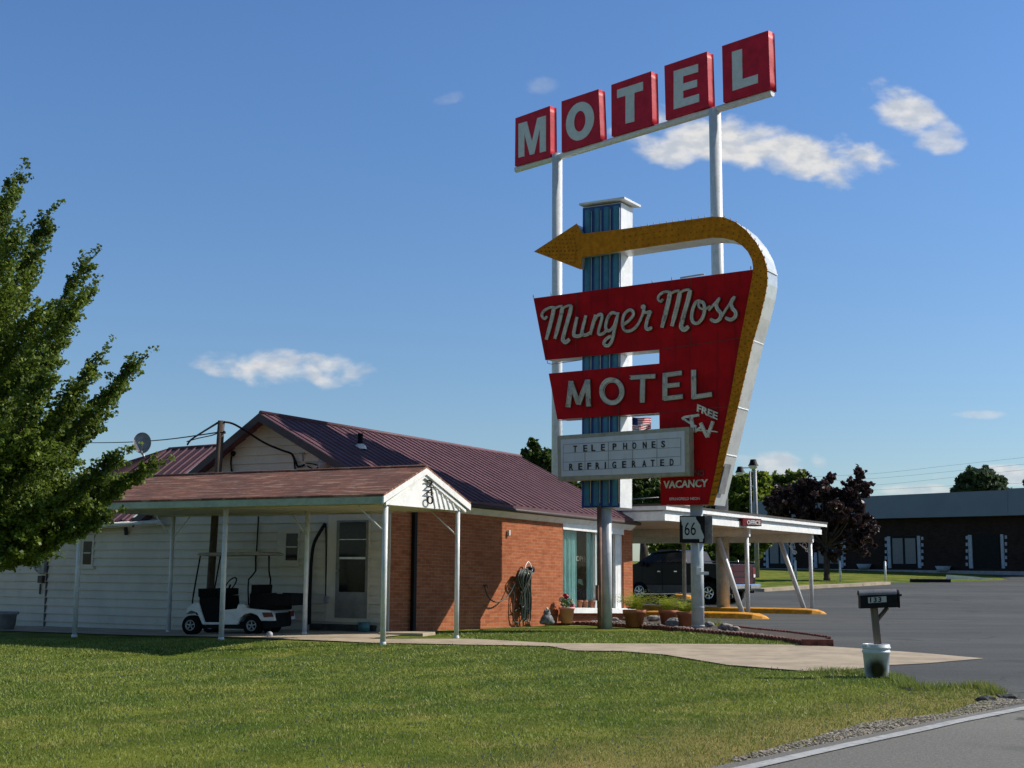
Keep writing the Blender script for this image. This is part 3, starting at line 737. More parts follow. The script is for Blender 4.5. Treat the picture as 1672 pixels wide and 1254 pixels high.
# ================================================================ porch
P1 = gnd(625, 1053); P1.z = 0
def q3(a, b, z): return P1 + AD * a + BD * b + V((0, 0, z))
PF = (P1, AD, BD)
PE = Plane(P1 - AD * .12, 27.5)          # plane of the gable end
porch = thing('porch', 'long open porch with a red-brown shingle roof and white gable end before the siding wall', 'porch', P1)
gl, ga, gr = PE.at(627, 799, .02), PE.at(697, 761, .02), PE.at(769, 827, .02)
bl, br = PE.at(628, 810, .02), PE.at(769, 838, .02)
def pe_b(p): return (p - P1).dot(BD)
bF, bM, bB = pe_b(gl), pe_b(ga), pe_b(gr); zE, zM = (gl.z + gr.z) / 2 - .0, ga.z
PL = 7.2
zS = min(PE.at(636, 820).z, 2.32)        # underside
def pz(px, py): return PE.at(px, py).z
zS = (pz(640, 821) + pz(757, 837)) / 2
m1 = MB()
aE = -.14
for (b0, sgn) in ((bF, -1), (bB, 1)):
    lo, hi = (q3(aE, b0, zE), q3(PL, b0, zE)), (q3(aE, bM, zM), q3(PL, bM, zM))
    vs = [lo[0], lo[1], hi[1], hi[0]]
    if sgn > 0: vs.reverse()
    m1.prism(vs, V((0, 0, -.035)))
m1.build('roof', M['shingle'], porch)
m1 = MB(); m1.tube([q3(aE, bM, zM + .005), q3(PL, bM, zM + .005)], .025, 5); m1.build('ridge_cap', M['shingle'], porch)
m1 = MB(); m1.abox(aE + .03, PL - .02, bF + .01, bF + .045, zE - .15, zE - .037, PF); m1.build('front_fascia', M['green'], porch)
m1 = MB(); m1.abox(aE + .03, PL - .02, bB - .045, bB - .01, zE - .15, zE - .037, PF); m1.build('rear_fascia', M['green'], porch)
m1 = MB(); m1.abox(-.06, PL - .05, bF + .05, bB - .05, zS + .02, zS + .035, PF)
for b_ in (.0, 2.41): m1.abox(-.06, PL - .05, b_ - .05, b_ + .05, zS + .0, zS + .10, PF)
m1.prism([q3(-.05, bF + .05, zE - .14), q3(-.05, .0, zS + .05), q3(-.05, .0, zS + .09)], AD * PL)
m1.build('ceiling', M['soffit'], porch)
m1 = MB(); w_ = BD * 0
gz0 = zS - .0
def gpt(b, z, o=0.0): return q3(-.07 - o, b, z)
m1.prism([gpt(bF + .12, gz0), gpt(bB - .12, gz0), gpt(bB - .12, zE - .09), gpt(bM, zM - .07), gpt(bF + .12, zE - .09)], AD * .05)
m1.build('gable_panel', M['white'], porch)
m1 = MB()
for i in range(1, 8):    # slanting raised strips on the far half of the gable
    b0 = bM + .03 + i * .165; z0_ = zM - .07 - (b0 - bM) * (zM - zE) / (bB - bM) - .05
    b1 = b0 + .20; z1_ = gz0 + .01
    if b1 > bB - .14: z1_ = gz0 + .01 + (b1 - bB + .14) * .6; b1 = bB - .14
    if z0_ > z1_ + .05: m1.prism([gpt(b0, z0_, .0), gpt(b0 + .025, z0_, .0), gpt(b1 + .025, z1_, .0), gpt(b1, z1_, .0)], -AD * .022)
m1.build('gable_strips', M['white'], porch)
m1 = MB()
for (b0, z0_, b1, z1_) in ((bF, zE, bM, zM), (bB, zE, bM, zM)):
    m1.prism([q3(aE, b0, z0_ - .035), q3(aE, b1, z1_ - .035), q3(aE, b1, z1_ - .145), q3(aE, b0, z0_ - .145)], AD * .03)
    s_ = 1 if b0 < b1 else -1
    m1.prism([q3(-.11, b0 + s_ * .12, z0_ - .13), q3(-.11, b1, z1_ - .145), q3(-.11, b1, z1_ - .20), q3(-.11, b0 + s_ * .12, z0_ - .185)], AD * .03)
m1.build('rake_boards', M['white'], porch, bevel=.003)
# curly house number hanging on the gable
pn = -AD
nm = MB()
for ch, y0, y1 in (('2', 783, 796), ('4', 796.5, 809), ('0', 809.5, 822.5)):
    bl_ = PE.at(696.0, y1, 0); tl_ = PE.at(696.0, y0, 0); br_ = PE.at(706.5, y1 + .9, 0)
    o_ = -AD * .0
    add_text(nm, ch, bl_ + PE.n * .005, br_ + PE.n * .005, tl_ + PE.n * .005, .012, PE.n, .0)
nm.build('house_number', M['blackplastic'], porch)
def porch_post(p, r=.042, zt_=None, m_='postwhite'):
    m7 = MB(); m7.tube([V((p.x, p.y, T(p.x, p.y) - .05)), V((p.x, p.y, zt_ or zS + .02))], r, 14)
    m7.lathe(V((p.x, p.y, T(p.x, p.y))), [(r + .012, 0), (r + .008, .03), (r, .05)], 14)
    return m7.build('post', M[m_], porch)
pf = [gnd(625, 1053), gnd(361, 1045), gnd(121.5, 1040)]
pf = [V((p.x, p.y, 0)) for p in pf]
pb = [gnd(745, 1042), gnd(497, 1036.5), gnd(275, 1033)]
for p in pf: porch_post(p, .045)
for p in pb: porch_post(p, .042)
def brace(p, d, l=.55, dz=.45):
    m7 = MB(); m7.tube([V((p.x, p.y, zS - dz)), V((p.x, p.y, zS)) + d * l], .012, 6); m7.build('brace', M['postwhite'], porch)
brace(pf[0], AD); brace(pb[0], AD); brace(pb[2], AD, .45); brace(pb[2], -AD, .45); brace(pb[1], AD, .4)

# ================================================================ utility pole and wires behind the porch
pbm = Plane(GP.at(349, 900, 0) + GP.n * .75, -62.5)
a = pbm.at(361.5, 687); b = pbm.at(343, 966); b2 = b + (b - a).normalized() * .9
m1 = MB(); m1.tube([b2, a], [.078, .070], 14); upole = m1.build('utility_pole', M['polewood'], loc=b2)
tag(upole, 'short leaning wooden service pole rising behind the porch roof, left of the golf cart seat', 'utility pole')
m1 = MB()
for px, py in ((356, 706), (366, 706)): m1.lathe(pbm.at(px, py, .02), [(0, -.03), (.03, -.025), (.035, .0), (.02, .03), (0, .035)], 8)
m1.tube([pbm.at(355.5, 706, .05), pbm.at(366.5, 706, .05)], .012, 6); m1.build('insulator', M['black'], upole)
def wire(pts, r, label, name='cable', cat='cable', m_='black'):
    m8 = MB(); m8.tube(smooth_path(pts, 6), r, 6, smooth=True); return tag(m8.build(name, M[m_]), label, cat)
wire([pbm.at(366, 689, .0), GP.at(385, 694, .55), GP.at(430, 722, .4), GP.at(460, 735, .25), GP.at(476, 741, .12), GP.at(482, 752, .1), GP.at(487, 762, .08), GP.at(497, 759, .08)], .022, 'thick black cable drooping from the service pole to the gable wall')
wire([GP.at(476, 741, .12), GP.at(480, 750, .1), GP.at(482, 767, .07), GP.at(485, 780, .07)], .018, 'black cable branching down from the thick one on the gable wall')
wire([GP.at(499, 756, .08), GP.at(513, 758, .08), GP.at(522, 761, .09)], .014, 'upper of two short cables joining the small dish on the gable')
wire([GP.at(502, 761, .08), GP.at(512, 766, .08), GP.at(523, 762, .09)], .014, 'lower sagging of two short cables joining the small dish on the gable')
wire([pbm.at(356, 690, .0), WP.at(330, 706, .4), WP.at(312, 718, .3), WP.at(306, 726, .15)], .022, 'thick black cable from the service pole down to the purple wing roof')
wire([pbm.at(356, 707, .03), depth(345, 711, 27), depth(322, 716, 29), depth(305, 721, 30)], .012, 'thin sagging wire on the left of the service pole')
wire([pbm.at(356, 706, .03), depth(250, 719.5, 34), depth(140, 723, 42), depth(-60, 722, 60)], .014, 'thin wire running left from the service pole past the satellite dish', 'wire', 'wire')
m1 = MB(); c = GP.at(527, 757, .16); m1.lathe(c, [(.0, .05), (.09, .03), (.13, .0), (.125, -.015), (.0, .03)], 16, ax=(GP.d, V((0, 0, 1)), GP.n)); m1.tube([c, GP.at(524, 764, .02)], .015, 6)
tag(m1.build('wall_dish', M['greymetal']), 'small grey dish-like fitting on the right of the white gable wall', 'dish')
m1 = MB(); m1.tube([GP.at(494, 740, .05), GP.at(494.5, 753, .05)], .012, 6); m1.tube([GP.at(488, 740, .05), GP.at(498, 740, .05)], .012, 6)
tag(m1.build('wall_bracket', M['greymetal']), 'thin metal bracket above the cable junction on the gable wall', 'bracket')
# satellite dish on the wing roof
dp = WP.at(232, 724, .3); dish = thing('satellite_dish', 'grey satellite dish on a bent mast above the wing roof at left', 'satellite dish', dp)
dx = (V((EYE.x, EYE.y, dp.z + 6)) - dp).normalized(); side = V((0, 0, 1)).cross(dx).normalized(); upv = dx.cross(side)
m1 = MB(); prof = [(r_, .35 * r_ * r_ / .25 * .25) for r_ in np.linspace(0, .245, 7)]
m1.lathe(dp - dx * .0, [(r_ * .86, -h) for r_, h in prof] + [(.245 * .86, -.07)], 28, ax=(side, upv * 1.22, -dx)); m1.build('reflector', M['greymetal'], dish)
m1 = MB(); b = WP.at(238, 757, .2); m1.tube(smooth_path([dp - dx * .02 + V((0, 0, -.08)), dp + dx * .06 + V((0, 0, -.24)), WP.at(235, 745, .35), b], 4), .025, 8); m1.build('mast', M['steel'], dish)
m1 = MB(); m1.tube([dp + V((0, 0, -.2)), dp + dx * .22 + V((0, 0, -.12))], .012, 6); m1.box(dp + dx * .22 + V((0, 0, -.10)), side * .03, dx * .04, V((0, 0, .03))); m1.build('feed_arm', M['steel'], dish)

# ================================================================ golf cart
r0 = gnd(411, 1036.5, 0); cu = azv(-74.5); cv = V((-cu.y, cu.x, 0))
if cv.y < 0: cv = -cv
cz = T(r0.x, r0.y)
cart = thing('golf_cart', 'white golf cart with a flat canopy and a dark cargo box parked under the porch', 'golf cart', (r0.x, r0.y, cz))
def cl(s, t, z): return V((r0.x, r0.y, cz + .0)) + cu * s + cv * t + V((0, 0, z))
CP = Plane(V((r0.x, r0.y, 0)), math.degrees(atan2(cu.x, cu.y)))
def cp(px, py, t=0.0):
    """pixel on the near side plane of the cart, then pushed t across"""
    return CP.at(px, py) + cv * t
CW = .92
body = [(318, 985), (329, 976), (338, 985), (352, 1018), (388, 1018), (391, 1006), (400, 1001), (410, 1000), (419, 1003), (425, 1013), (449, 1014), (445, 1000), (441, 996), (402, 993), (400, 985), (392, 985), (388, 994), (365, 994), (362, 1000), (356, 1004), (342, 990), (336, 980), (325, 972), (314, 978), (306, 996), (300, 1006)]
body = [(303, 1003), (312, 997), (322, 1001), (330, 1020), (388, 1020), (392, 1009), (399, 1003), (410, 1001), (420, 1005), (426, 1014), (449, 1014), (446, 1001), (441, 997), (402, 993), (400, 987), (389, 986), (386, 994), (364, 996), (360, 1016), (334, 1016), (324, 984), (316, 984), (305, 993)]
m1 = MB(); m1.prism([cp(x, y, 0) for x, y in body], cv * CW); m1.build('body', M['white'], cart, bevel=.02)
m1 = MB(); m1.prism([cp(x, y, .03) for x, y in [(324, 973), (354, 973), (357, 1016), (334, 1016), (324, 984)]], cv * (CW - .06)); m1.build('front_cowl', M['blackplastic'], cart, bevel=.01)
m1 = MB(); m1.prism([cp(x, y, .06) for x, y in [(333, 1017), (447, 1014), (449, 1024), (425, 1028), (333, 1026)]], cv * (CW - .3)); m1.build('chassis', M['black'], cart)
# seat, basket, cargo box
m1 = MB(); m1.prism([cp(x, y, .08) for x, y in [(404, 969), (421, 969), (447, 985), (447, 997), (404, 994)]], cv * (CW - .2)); m1.build('seat', M['blackplastic'], cart, bevel=.02)
m1 = MB(); m1.prism([cp(x, y, .1) for x, y in [(406, 955), (414, 955), (412, 972), (405, 972)]], cv * (CW - .2)); m1.build('backrest', M['blackplastic'], cart, bevel=.02)
m1 = MB(); m1.prism([cp(x, y, .0) for x, y in [(430, 969), (474, 970), (474, 989), (430, 989)]], cv * .04)
for t_ in (CW - .1,): m1.prism([cp(x, y, t_) for x, y in [(430, 969), (474, 970), (474, 989), (430, 989)]], cv * .04)
m1.prism([cp(430, 986, .04), cp(474, 986, .04), cp(474, 989, .04), cp(430, 989, .04)], cv * (CW - .14))
a_, b_, c_, d_ = cp(474, 970, 0), cp(476, 970, 0), cp(476, 989, 0), cp(474, 989, 0); m1.prism([a_, b_, c_, d_], cv * (CW - .06))
m1.build('cargo_box', M['blackplastic'], cart)
m1 = MB(); m1.prism([cp(x, y, -.01) for x, y in [(324, 961), (355, 961), (354, 972), (325, 975)]], cv * (CW - .05))
for i in range(6):
    x = 325 + i * 5.0; m1.prism([cp(x, 961.5, -.03), cp(x + 2, 961.5, -.03), cp(x + 2, 974, -.03), cp(x, 974, -.03)], cv * .02)
m1.build('basket', M['blackplastic'], cart)
m1 = MB(); ro = [(322, 906), (327, 902.5), (424, 900.5), (430, 903), (429, 906.5), (330, 908)]
m1.prism([cp(x, y, -.04) for x, y in ro], cv * (CW + .02)); m1.build('canopy', mat('beige_canopy', (.30, .27, .23), .5), cart, bevel=.015)
for t_ in (0.03, CW - .1):
    m1 = MB(); m1.tube(smooth_path([cp(326, 907, t_), cp(320, 940, t_), cp(313.5, 978, t_), cp(314, 988, t_), cp(321, 1004, t_)], 3), .016, 6); m1.build('front_strut', M['black'], cart)
    ti = .14 if t_ < .5 else CW - .22; to = .0 if t_ < .5 else CW; m1 = MB(); m1.tube([cp(412, 906, ti), cp(412, 932, ti), cp(409, 940, ti * .5 + to * .5), cp(406, 946, to), cp(405, 962, to), cp(406, 988, to)], .017, 6); m1.build('rear_strut', M['black'], cart)
m1 = MB(); c = cp(364, 955, .3); m1.tube([c + (cu * .0 + cv * cos(a) * .17 + (V((0, 0, 1)) * .8 - cu * .5) * sin(a) * .17) for a in np.linspace(0, 2 * pi, 20)], .014, 6); m1.tube([c, cp(352, 985, .3)], .02, 6); m1.build('steering_wheel', M['black'], cart)
def wheel(px, py, t, rr, w, parent, P_, rim='steel', dirv=None, spokes=5):
    c = P_(px, py, t); ax = (cu, V((0, 0, 1)), cv) if dirv is None else dirv
    m9 = MB(); m9.lathe(c, [(rr * .55, 0), (rr * .9, -.005), (rr, .03), (rr, w - .03), (rr * .9, w), (rr * .5, w)], 28, ax=ax)
    o = m9.build('wheel', M['rubber'], parent)
    m9 = MB(); m9.lathe(c, [(rr * .56, .02), (rr * .54, -.004), (rr * .48, .0), (rr * .40, .025)], 28, ax=ax)
    m9.lathe(c, [(0, .0), (rr * .14, .0), (rr * .16, .03)], 16, ax=ax)
    for k in range(spokes):
        an = 2 * pi * k / spokes + .3; e = ax[0] * cos(an) + ax[1] * sin(an); f_ = ax[2].cross(e)
        m9.box(c + e * (rr * .28) + ax[2] * .02, e * (rr * .17), f_ * (rr * .055), ax[2] * .012)
    m9.build('rim', M[rim], o)
    m9 = MB(); m9.lathe(c, [(0, .05), (rr * .5, .05)], 20, ax=ax); m9.build('hub', M['black'], o)
for (x, y) in ((311, 1021), (411, 1021.5)):
    wheel(x, y, -.02, .185, .2, cart, cp); wheel(x, y, CW - .18, .185, .2, cart, cp)
m1 = MB(); m1.prism([cp(x, y, -.012) for x, y in [(428, 1000), (444, 1000), (447, 1007), (431, 1008)]], cv * .02); m1.build('taillight', M['tailred'], cart, bevel=.005)
m1 = MB()
m1.prism([cp(448, 1001, .06), cp(449.5, 1001, .06), cp(450, 1022, .06), cp(446, 1022, .06)], cv * (CW - .3)); m1.build('rear_panel', M['black'], cart)
m1 = MB(); c = cp(448.5, 1004, CW - .2); m1.box(c, cu * .02, cv * .08, V((0, 0, .05))); m1.build('taillight', M['tailred'], cart)
# door step, bucket, slab, flower pots etc. at the wall
m1 = MB(); sg = gnd(566, 1031); F_ = (V((sg.x, sg.y, T(sg.x, sg.y))), AD, BD); m1.abox(-.75, .75, -.2, .9, -.05, .14, F_); m1.abox(-.6, .6, .15, .9, .14, .26, F_)
tag(m1.build('door_step', mat('dark_step', (.05, .05, .05), .9, var=.3), bevel=.01, loc=sg), 'dark double step below the grey back door', 'step')
m1 = MB(); sg = gnd(594, 1033.5); m1.lathe(sg, [(0, .0), (.10, .0), (.12, .20), (.115, .2), (.1, .02), (0, .02)], 18); tag(m1.build('bucket', mat('teal_plastic', (.05, .16, .17), .5), loc=sg), 'small dark teal bucket on the ground at the right end of the door step', 'bucket')
sg = gnd(668, 1037)
m1 = MB(); m1.abox(-.48, .40, -.32, .30, -.02, .055, (V((sg.x, sg.y, T(sg.x, sg.y))), azv(108), azv(18)))
tag(m1.build('concrete_slab', M['conc'], bevel=.012, loc=sg), 'pale slab lying below the downspout by the brick corner', 'slab')
sg = gnd(440, 1041); m1 = MB(); m1.lathe(sg, [(0, 0), (.055, 0), (.06, .07), (.035, .10), (0, .11)], 14); tag(m1.build('plastic_jug', M['greymetal'], loc=sg), 'small pale plastic jug on the ground behind the cart rear wheel', 'jug')
# left edge: tub and dark bush
sg = gnd(4, 1029); m1 = MB(); m1.lathe(sg, [(0, 0), (.22, 0), (.27, .32), (.31, .33), (.31, .38), (.27, .38), (.25, .1), (0, .1)], 22); tag(m1.build('planter', M['greymetal'], loc=sg), 'round grey tub against the siding at the far left', 'planter')

# ================================================================ hose on the brick wall
def ow(px, py, off=0.0): return OP.at(px, py, off)
rk = thing('hose_rack', 'white wire hose rack high on the sunlit brick wall', 'hose rack', ow(862, 925, .0))
m1 = MB(); m1.tube(smooth_path([ow(856, 934, .14), ow(858, 924, .12), ow(862.5, 917.5, .10), ow(867, 924, .12), ow(868.5, 935, .14), ow(862, 937, .16), ow(856, 934, .14)], 4), .012, 6); m1.build('wire_frame', M['white'], rk)
m1 = MB(); m1.lathe(ow(862, 930, .0), [(.07, .0), (.07, .14), (.0, .14)], 16, ax=(OP.d, V((0, 0, 1)), OP.n)); m1.build('drum', M['black'], rk)
m1 = MB(); r_ = random.Random(3)
for i in range(17):
    xt = 846 + i * 1.25; xb = 848 + r_.random() * 17; yb = 990 + r_.random() * 26; w_ = 1 + r_.random() * 3
    o = .05 + r_.random() * .1
    m1.tube(smooth_path([ow(xt + 3, 929 + abs(i - 8) * .5, .16), ow(xt - 1.5, 945, o + .06), ow(xb - w_, 975, o), ow(xb - w_ * .6, yb - 4, o), ow(xb, yb, o), ow(xb + w_, yb - 5, o), ow(xb + w_, 970, o), ow(xt + 4, 934, .15)], 4), .0125, 6)
m1.tube(smooth_path([ow(862, 928, .18), ow(846, 934, .12), ow(841, 955, .08), ow(838, 990, .07), ow(838.5, 1012, .06), ow(846, 1016, .08), ow(852, 1008, .1), ow(848, 985, .1)], 5), .015, 6)
m1.tube(smooth_path([ow(840, 998, .07), ow(846, 994, .09), ow(850, 991, .1)], 4), .014, 6)
m1.tube(smooth_path([ow(850, 931, .16), ow(843, 947, .14), ow(833, 968, .13), ow(822, 979, .13), ow(811, 983, .12), ow(801, 979, .11), ow(795, 970, .1), ow(791.5, 957, .08)], 5), .0145, 6)
tag(m1.build('garden_hose', M['hose'], loc=ow(858, 990)), 'long dark garden hose coiled over the wire rack and looped to the wall tap', 'garden hose')
m1 = MB(); c = ow(790, 956.5, 0); m1.tube([c, c + OP.n * .1], .016, 8); m1.lathe(c + OP.n * .08, [(0, .02), (.04, .02), (.04, .035), (0, .035)], 10); m1.tube([c + OP.n * .1, c + OP.n * .1 - V((0, 0, .05))], .016, 8)
tag(m1.build('wall_tap', M['rust']), 'small tap on the brick wall at the end of the hose', 'tap')
m1 = MB(); c = ow(829, 870, 0); m1.box(c + OP.n * .03, OP.d * .02, OP.n * .03, V((0, 0, .06))); tag(m1.build('wall_hook', M['white'], bevel=.005), 'tiny white hook on the brick wall below the eave', 'hook')
# OPEN sign and plant in the window, pots on the sill
osn = MB(); add_text(osn, 'OPEN', ow(940.5, 916, -.35), ow(959, 917, -.35), ow(940.5, 907.5, -.35), .01, OP.n, .012)
tag(osn.build('open_sign', M['letter']), 'pale OPEN lettering hung inside the office window between the curtains', 'sign')
ip = thing('house_plant', 'dark broad-leaved plant inside the office window', 'plant', ow(948, 985, -.5))
m1 = MB(); r_ = random.Random(5)
for i in range(26):
    c = ow(948 + r_.uniform(-9, 9), 945 + r_.uniform(-18, 36), -.5 + r_.uniform(-.15, .1)); d = V((r_.uniform(-1, 1), r_.uniform(-.4, .4), r_.uniform(-.6, .6))).normalized(); s_ = V((0, 0, 1)).cross(d).normalized() * .035
    m1.add([c, c + d * .09 + s_, c + d * .22, c + d * .09 - s_], [(0, 1, 2, 3)])
m1.build('leaves', mat('dark_leaf', (.03, .055, .03), .4), ip)
m1 = MB(); c = ow(944, 945, -.42); d = V((.6, 0, -.8)).normalized(); s_ = V((.05, 0, .04)); m1.add([c, c + d * .07 + s_, c + d * .2, c + d * .07 - s_], [(0, 1, 2, 3)]); m1.build('pale_leaf', M['curtain'], ip)
m1 = MB(); m1.tube([ow(948, 986, -.5), ow(948, 940, -.5)], .015, 6); m1.build('stem', M['trunk'], ip)
zsill = zs + .12
for i, (px, w_, lab) in enumerate(((945.5, .10, 'terracotta pot inside the office window with a bit of green, leftmost of three'), (954.5, .085, 'small terracotta pot inside the window, middle of three'), (965.5, .12, 'terracotta pot inside the window below the middle curtain, rightmost of three'))):
    u_ = OP.uv(OP.at(px, 985, -.16))[0]; c = opt(u_, zsill, -.16 if i else -.16)
    m1 = MB(); m1.lathe(c, [(0, 0), (w_ * .62, 0), (w_ * .82, .13), (w_ * .95, .13), (w_ * .95, .17), (w_ * .8, .17), (0, .15)], 16); o = m1.build('flower_pot', M['terracotta']); tag(o, lab, 'flower pot', 'little pots on the window sill')

# ================================================================ planting bed in front of the office
bedf = [(842, 1017.5), (900, 1020), (960, 1021), (1020, 1024.5), (1075, 1028), (1125, 1033), (1180, 1037.5), (1236, 1043), (1285, 1049), (1322, 1055)]
bedr = [(1354, 1046), (1290, 1037), (1230, 1031), (1162, 1022.5)]
bedw = G(*bedf); bk = G(*bedr)
bedback = [(OP.P(OP.uv(ow(u, 1010))[0], 0).x, OP.P(OP.uv(ow(u, 1010))[0], 0).y) for u in (1037, 960, 900, 845)]
sheet('planting_bed', bedw + bk + bedback, .05, M['mulch'])
eb = None
def edging_row(pts, label_base, grp, n_max, label):
    P = [V((x, y, 0)) for x, y in pts]; seg = [(P[i + 1] - P[i]).length for i in range(len(P) - 1)]; tot = sum(seg)
    n = int(tot / .135); out = []
    for i in range(n):
        s_ = (i + .5) / n * tot; k = 0
        while s_ > seg[k] and k < len(seg) - 1: s_ -= seg[k]; k += 1
        d = (P[k + 1] - P[k]).normalized(); c = P[k] + d * s_; out.append((c, d))
    return out
def make_edge_block(c, d):
    e = V((-d.y, d.x, 0)); z0_ = T(c.x, c.y) - .03
    pts = []
    for k in range(9): an = pi * k / 8; pts.append((cos(an) * .06, (.085 + sin(an) * .03)))
    pts = [(.062, 0)] + pts + [(-.062, 0)]
    m1 = MB(); m1.prism([c - e * .035 + d * x + V((0, 0, z0_ + z_)) for x, z_ in pts], e * .07)
    return m1.build('edging_block', M['edging'], bevel=.006, loc=V((c.x, c.y, z0_)))
rows = edging_row(bedw, '', '', 0, '')
first = None; lab_f = 'scalloped red block in the front edging row of the planting bed'; 
for (c, d) in rows:
    if first is None: first = make_edge_block(c, d); fd = d; o = first
    else:
        o = first.copy(); COL.objects.link(o)
        z0_ = T(c.x, c.y) - .03; o.location = V((c.x, c.y, z0_)); o.rotation_euler = (random.uniform(-.06, .06), random.uniform(-.06, .06), atan2(d.y, d.x) - atan2(fd.y, fd.x) + random.uniform(-.05, .05))
    tag(o, lab_f, 'edging block', 'blocks of the front edging row')
rows2 = edging_row(list(reversed(bk)), '', '', 0, '')
for (c, d) in rows2:
    o = first.copy(); COL.objects.link(o); o.location = V((c.x, c.y, T(c.x, c.y) - .03)); o.rotation_euler = (random.uniform(-.06, .06), 0, atan2(d.y, d.x) - atan2(fd.y, fd.x))
    tag(o, 'scalloped red block in the rear edging row beside the asphalt', 'edging block', 'blocks of the rear edging row')
c = gnd(1338, 1056); m1 = MB(); m1.abox(-.28, .22, -.07, .10, -.03, .12, (V((c.x, c.y, T(c.x, c.y))), azv(100), azv(10)))
tag(m1.build('end_block', M['edging'], bevel=.012, loc=c), 'long red brick block closing the pointed right end of the planting bed', 'edging block')
# rocks
rocks = [(945, 1018, .16, 'rockgrey', 'grey rock between the pink flower pot and the sign pole'), (1004, 1018, .09, 'rock', 'small pale stone at the foot of the near sign pole'), (1012, 1014, .11, 'rockgrey', 'grey stone right of the near sign pole, left of the pots'),
         (1022, 1017, .08, 'rock', 'pinkish pebble left of the largest potted fern'), (1066, 1018, .16, 'rock', 'reddish rock between the left and middle potted ferns'), (1075, 1015, .10, 'rock', 'brown stone behind the reddish rock between ferns'),
         (1100, 1027, .20, 'rockgrey', 'large blue-grey rock in front of the middle fern pot'), (1112, 1026, .10, 'rockgrey', 'small blue-grey rock leaning on the large one by the fern pots'), (1185, 1034, .16, 'rock', 'orange-brown flat rock right of the far sign pole'), (1200, 1036, .12, 'rock', 'brown rock near the right tip of the bed'), (1158, 1028, .12, 'rockgrey', 'low grey rock touching the right foot of the far sign pole')]
for i, (px, py, r_, m_, lab) in enumerate(rocks):
    c = gnd(px, py); c.z = T(c.x, c.y) + .07 + r_ * .3
    r_ *= .78; m1 = MB(); m1.blob(c, r_, 2, .16, (1.25, .9, .65), i); tag(m1.build('rock', M[m_]), lab, 'rock', 'rocks in the planting bed')
# gravelly pebbles scattered in the bed
m1 = MB(); r_ = random.Random(9)
for i in range(500):
    k = r_.random(); w = r_.random()
    A_ = V(bedw[min(int(k * 8), 8)] + (0,)); B_ = V(bedw[min(int(k * 8) + 1, 9)] + (0,)); f_ = k * 8 % 1
    p = A_.lerp(B_, f_) + V((.1, 1.0, 0)) * (w * (1.0 - k) * 3.2 + .1); s_ = r_.uniform(.015, .05)
    m1.blob((p.x, p.y, T(p.x, p.y) + .055), s_, 1, .25, (1, 1, .7), i)
tag(m1.build('pebbles', M['rock']), 'loose pebbles scattered over the planting bed', 'pebbles', kind='stuff')
# ferns in terracotta pots
fern = leafmat('fern_frond', (.16, .20, .025), (.32, .36, .045), .35)
def potted_fern(px, py, r, h, label, seed, nf=150):
    c = gnd(px, py); c.z = T(c.x, c.y) + .03
    t_ = thing('potted_fern', label, 'potted plant', c, 'potted ferns by the sign')
    m1 = MB(); m1.lathe(c, [(0, 0), (r * .72, 0), (r * .98, h * .8), (r * 1.06, h * .8), (r * 1.08, h), (r * .95, h), (r * .9, h * .85), (0, h * .85)], 26); m1.build('pot', M['terracotta'], t_)
    rr = np.random.default_rng(seed); V3 = []
    for i in range(nf):
        an = rr.uniform(0, 2 * pi); L = rr.uniform(.7, 1.15) * r * 3.0; e0_ = rr.uniform(1.1, 1.55); base = np.array([c.x, c.y, c.z + h * .9]) + np.array([cos(an), sin(an), 0]) * rr.uniform(0, r * .6)
        p = base.copy(); n = 9; el = e0_
        sd_ = np.array([-sin(an), cos(an), 0])
        for k in range(n):
            d = np.array([cos(an) * cos(el), sin(an) * cos(el), sin(el)]); q_ = p + d * L / n
            w = .062 * (1 - (k / n) ** 1.5) + .012
            for s_ in (-1, 1):
                tip = p + sd_ * s_ * w + d * .012 + np.array([0, 0, rr.uniform(-.012, .004)])
                V3 += [p, p + d * .014, tip]
            p = q_; el -= rr.uniform(.13, .27)
    npmesh('fronds', V3, 3, fern, t_)
potted_fern(1036, 1026, .235, .36, 'large potted fern in a terracotta pot, nearest the brick pier', 1, 210)
potted_fern(1091, 1024, .20, .34, 'potted fern in a terracotta pot, middle of the three', 2, 170)
potted_fern(1119, 1028, .17, .34, 'potted fern in a terracotta pot touching the left side of the far sign pole', 3, 130)
# stray weeds right of the pole
m1 = MB(); V3 = []; c = gnd(1165, 1026)
for i in range(40):
    an = rng.uniform(0, 2 * pi); L = rng.uniform(.1, .34); p = np.array([c.x + rng.normal() * .10, c.y + rng.normal() * .08, c.z]); q_ = p + np.array([cos(an) * L * .5, sin(an) * L * .5, L]); V3 += [p, p + np.array([.018, 0, 0]), q_]
tag(npmesh('weed', V3, 3, fern, loc=c), 'thin yellowish weed growing by the foot of the far sign pole', 'plant')
# pink pot with flowers
c = OP.at(925.5, 1012, .24); c.z = T(c.x, c.y) + .05
fp = thing('flower_planter', 'pink pot of red, white and pink flowers against the window end of the brick wall', 'flower pot', c)
m1 = MB(); m1.lathe(c, [(0, 0), (.125, 0), (.17, .31), (.185, .31), (.19, .36), (.17, .36), (.16, .30), (0, .3)], 26); m1.build('pot', M['pinkpot'], fp)
def petals(name, cx, cy, r, n, m_, s_=.028):
    o0 = c + V((cx, 0, cy)); V3 = []
    for i in range(n):
        d = rng.normal(size=3); d /= np.linalg.norm(d); p = np.array(o0) + d * r * rng.uniform(.5, 1)
        a_ = np.cross(d, rng.normal(size=3)); a_ /= np.linalg.norm(a_); b_ = np.cross(d, a_)
        V3 += [p + a_ * s_, p + b_ * s_, p - a_ * s_, p - b_ * s_]
    npmesh(name, V3, 4, m_, fp)
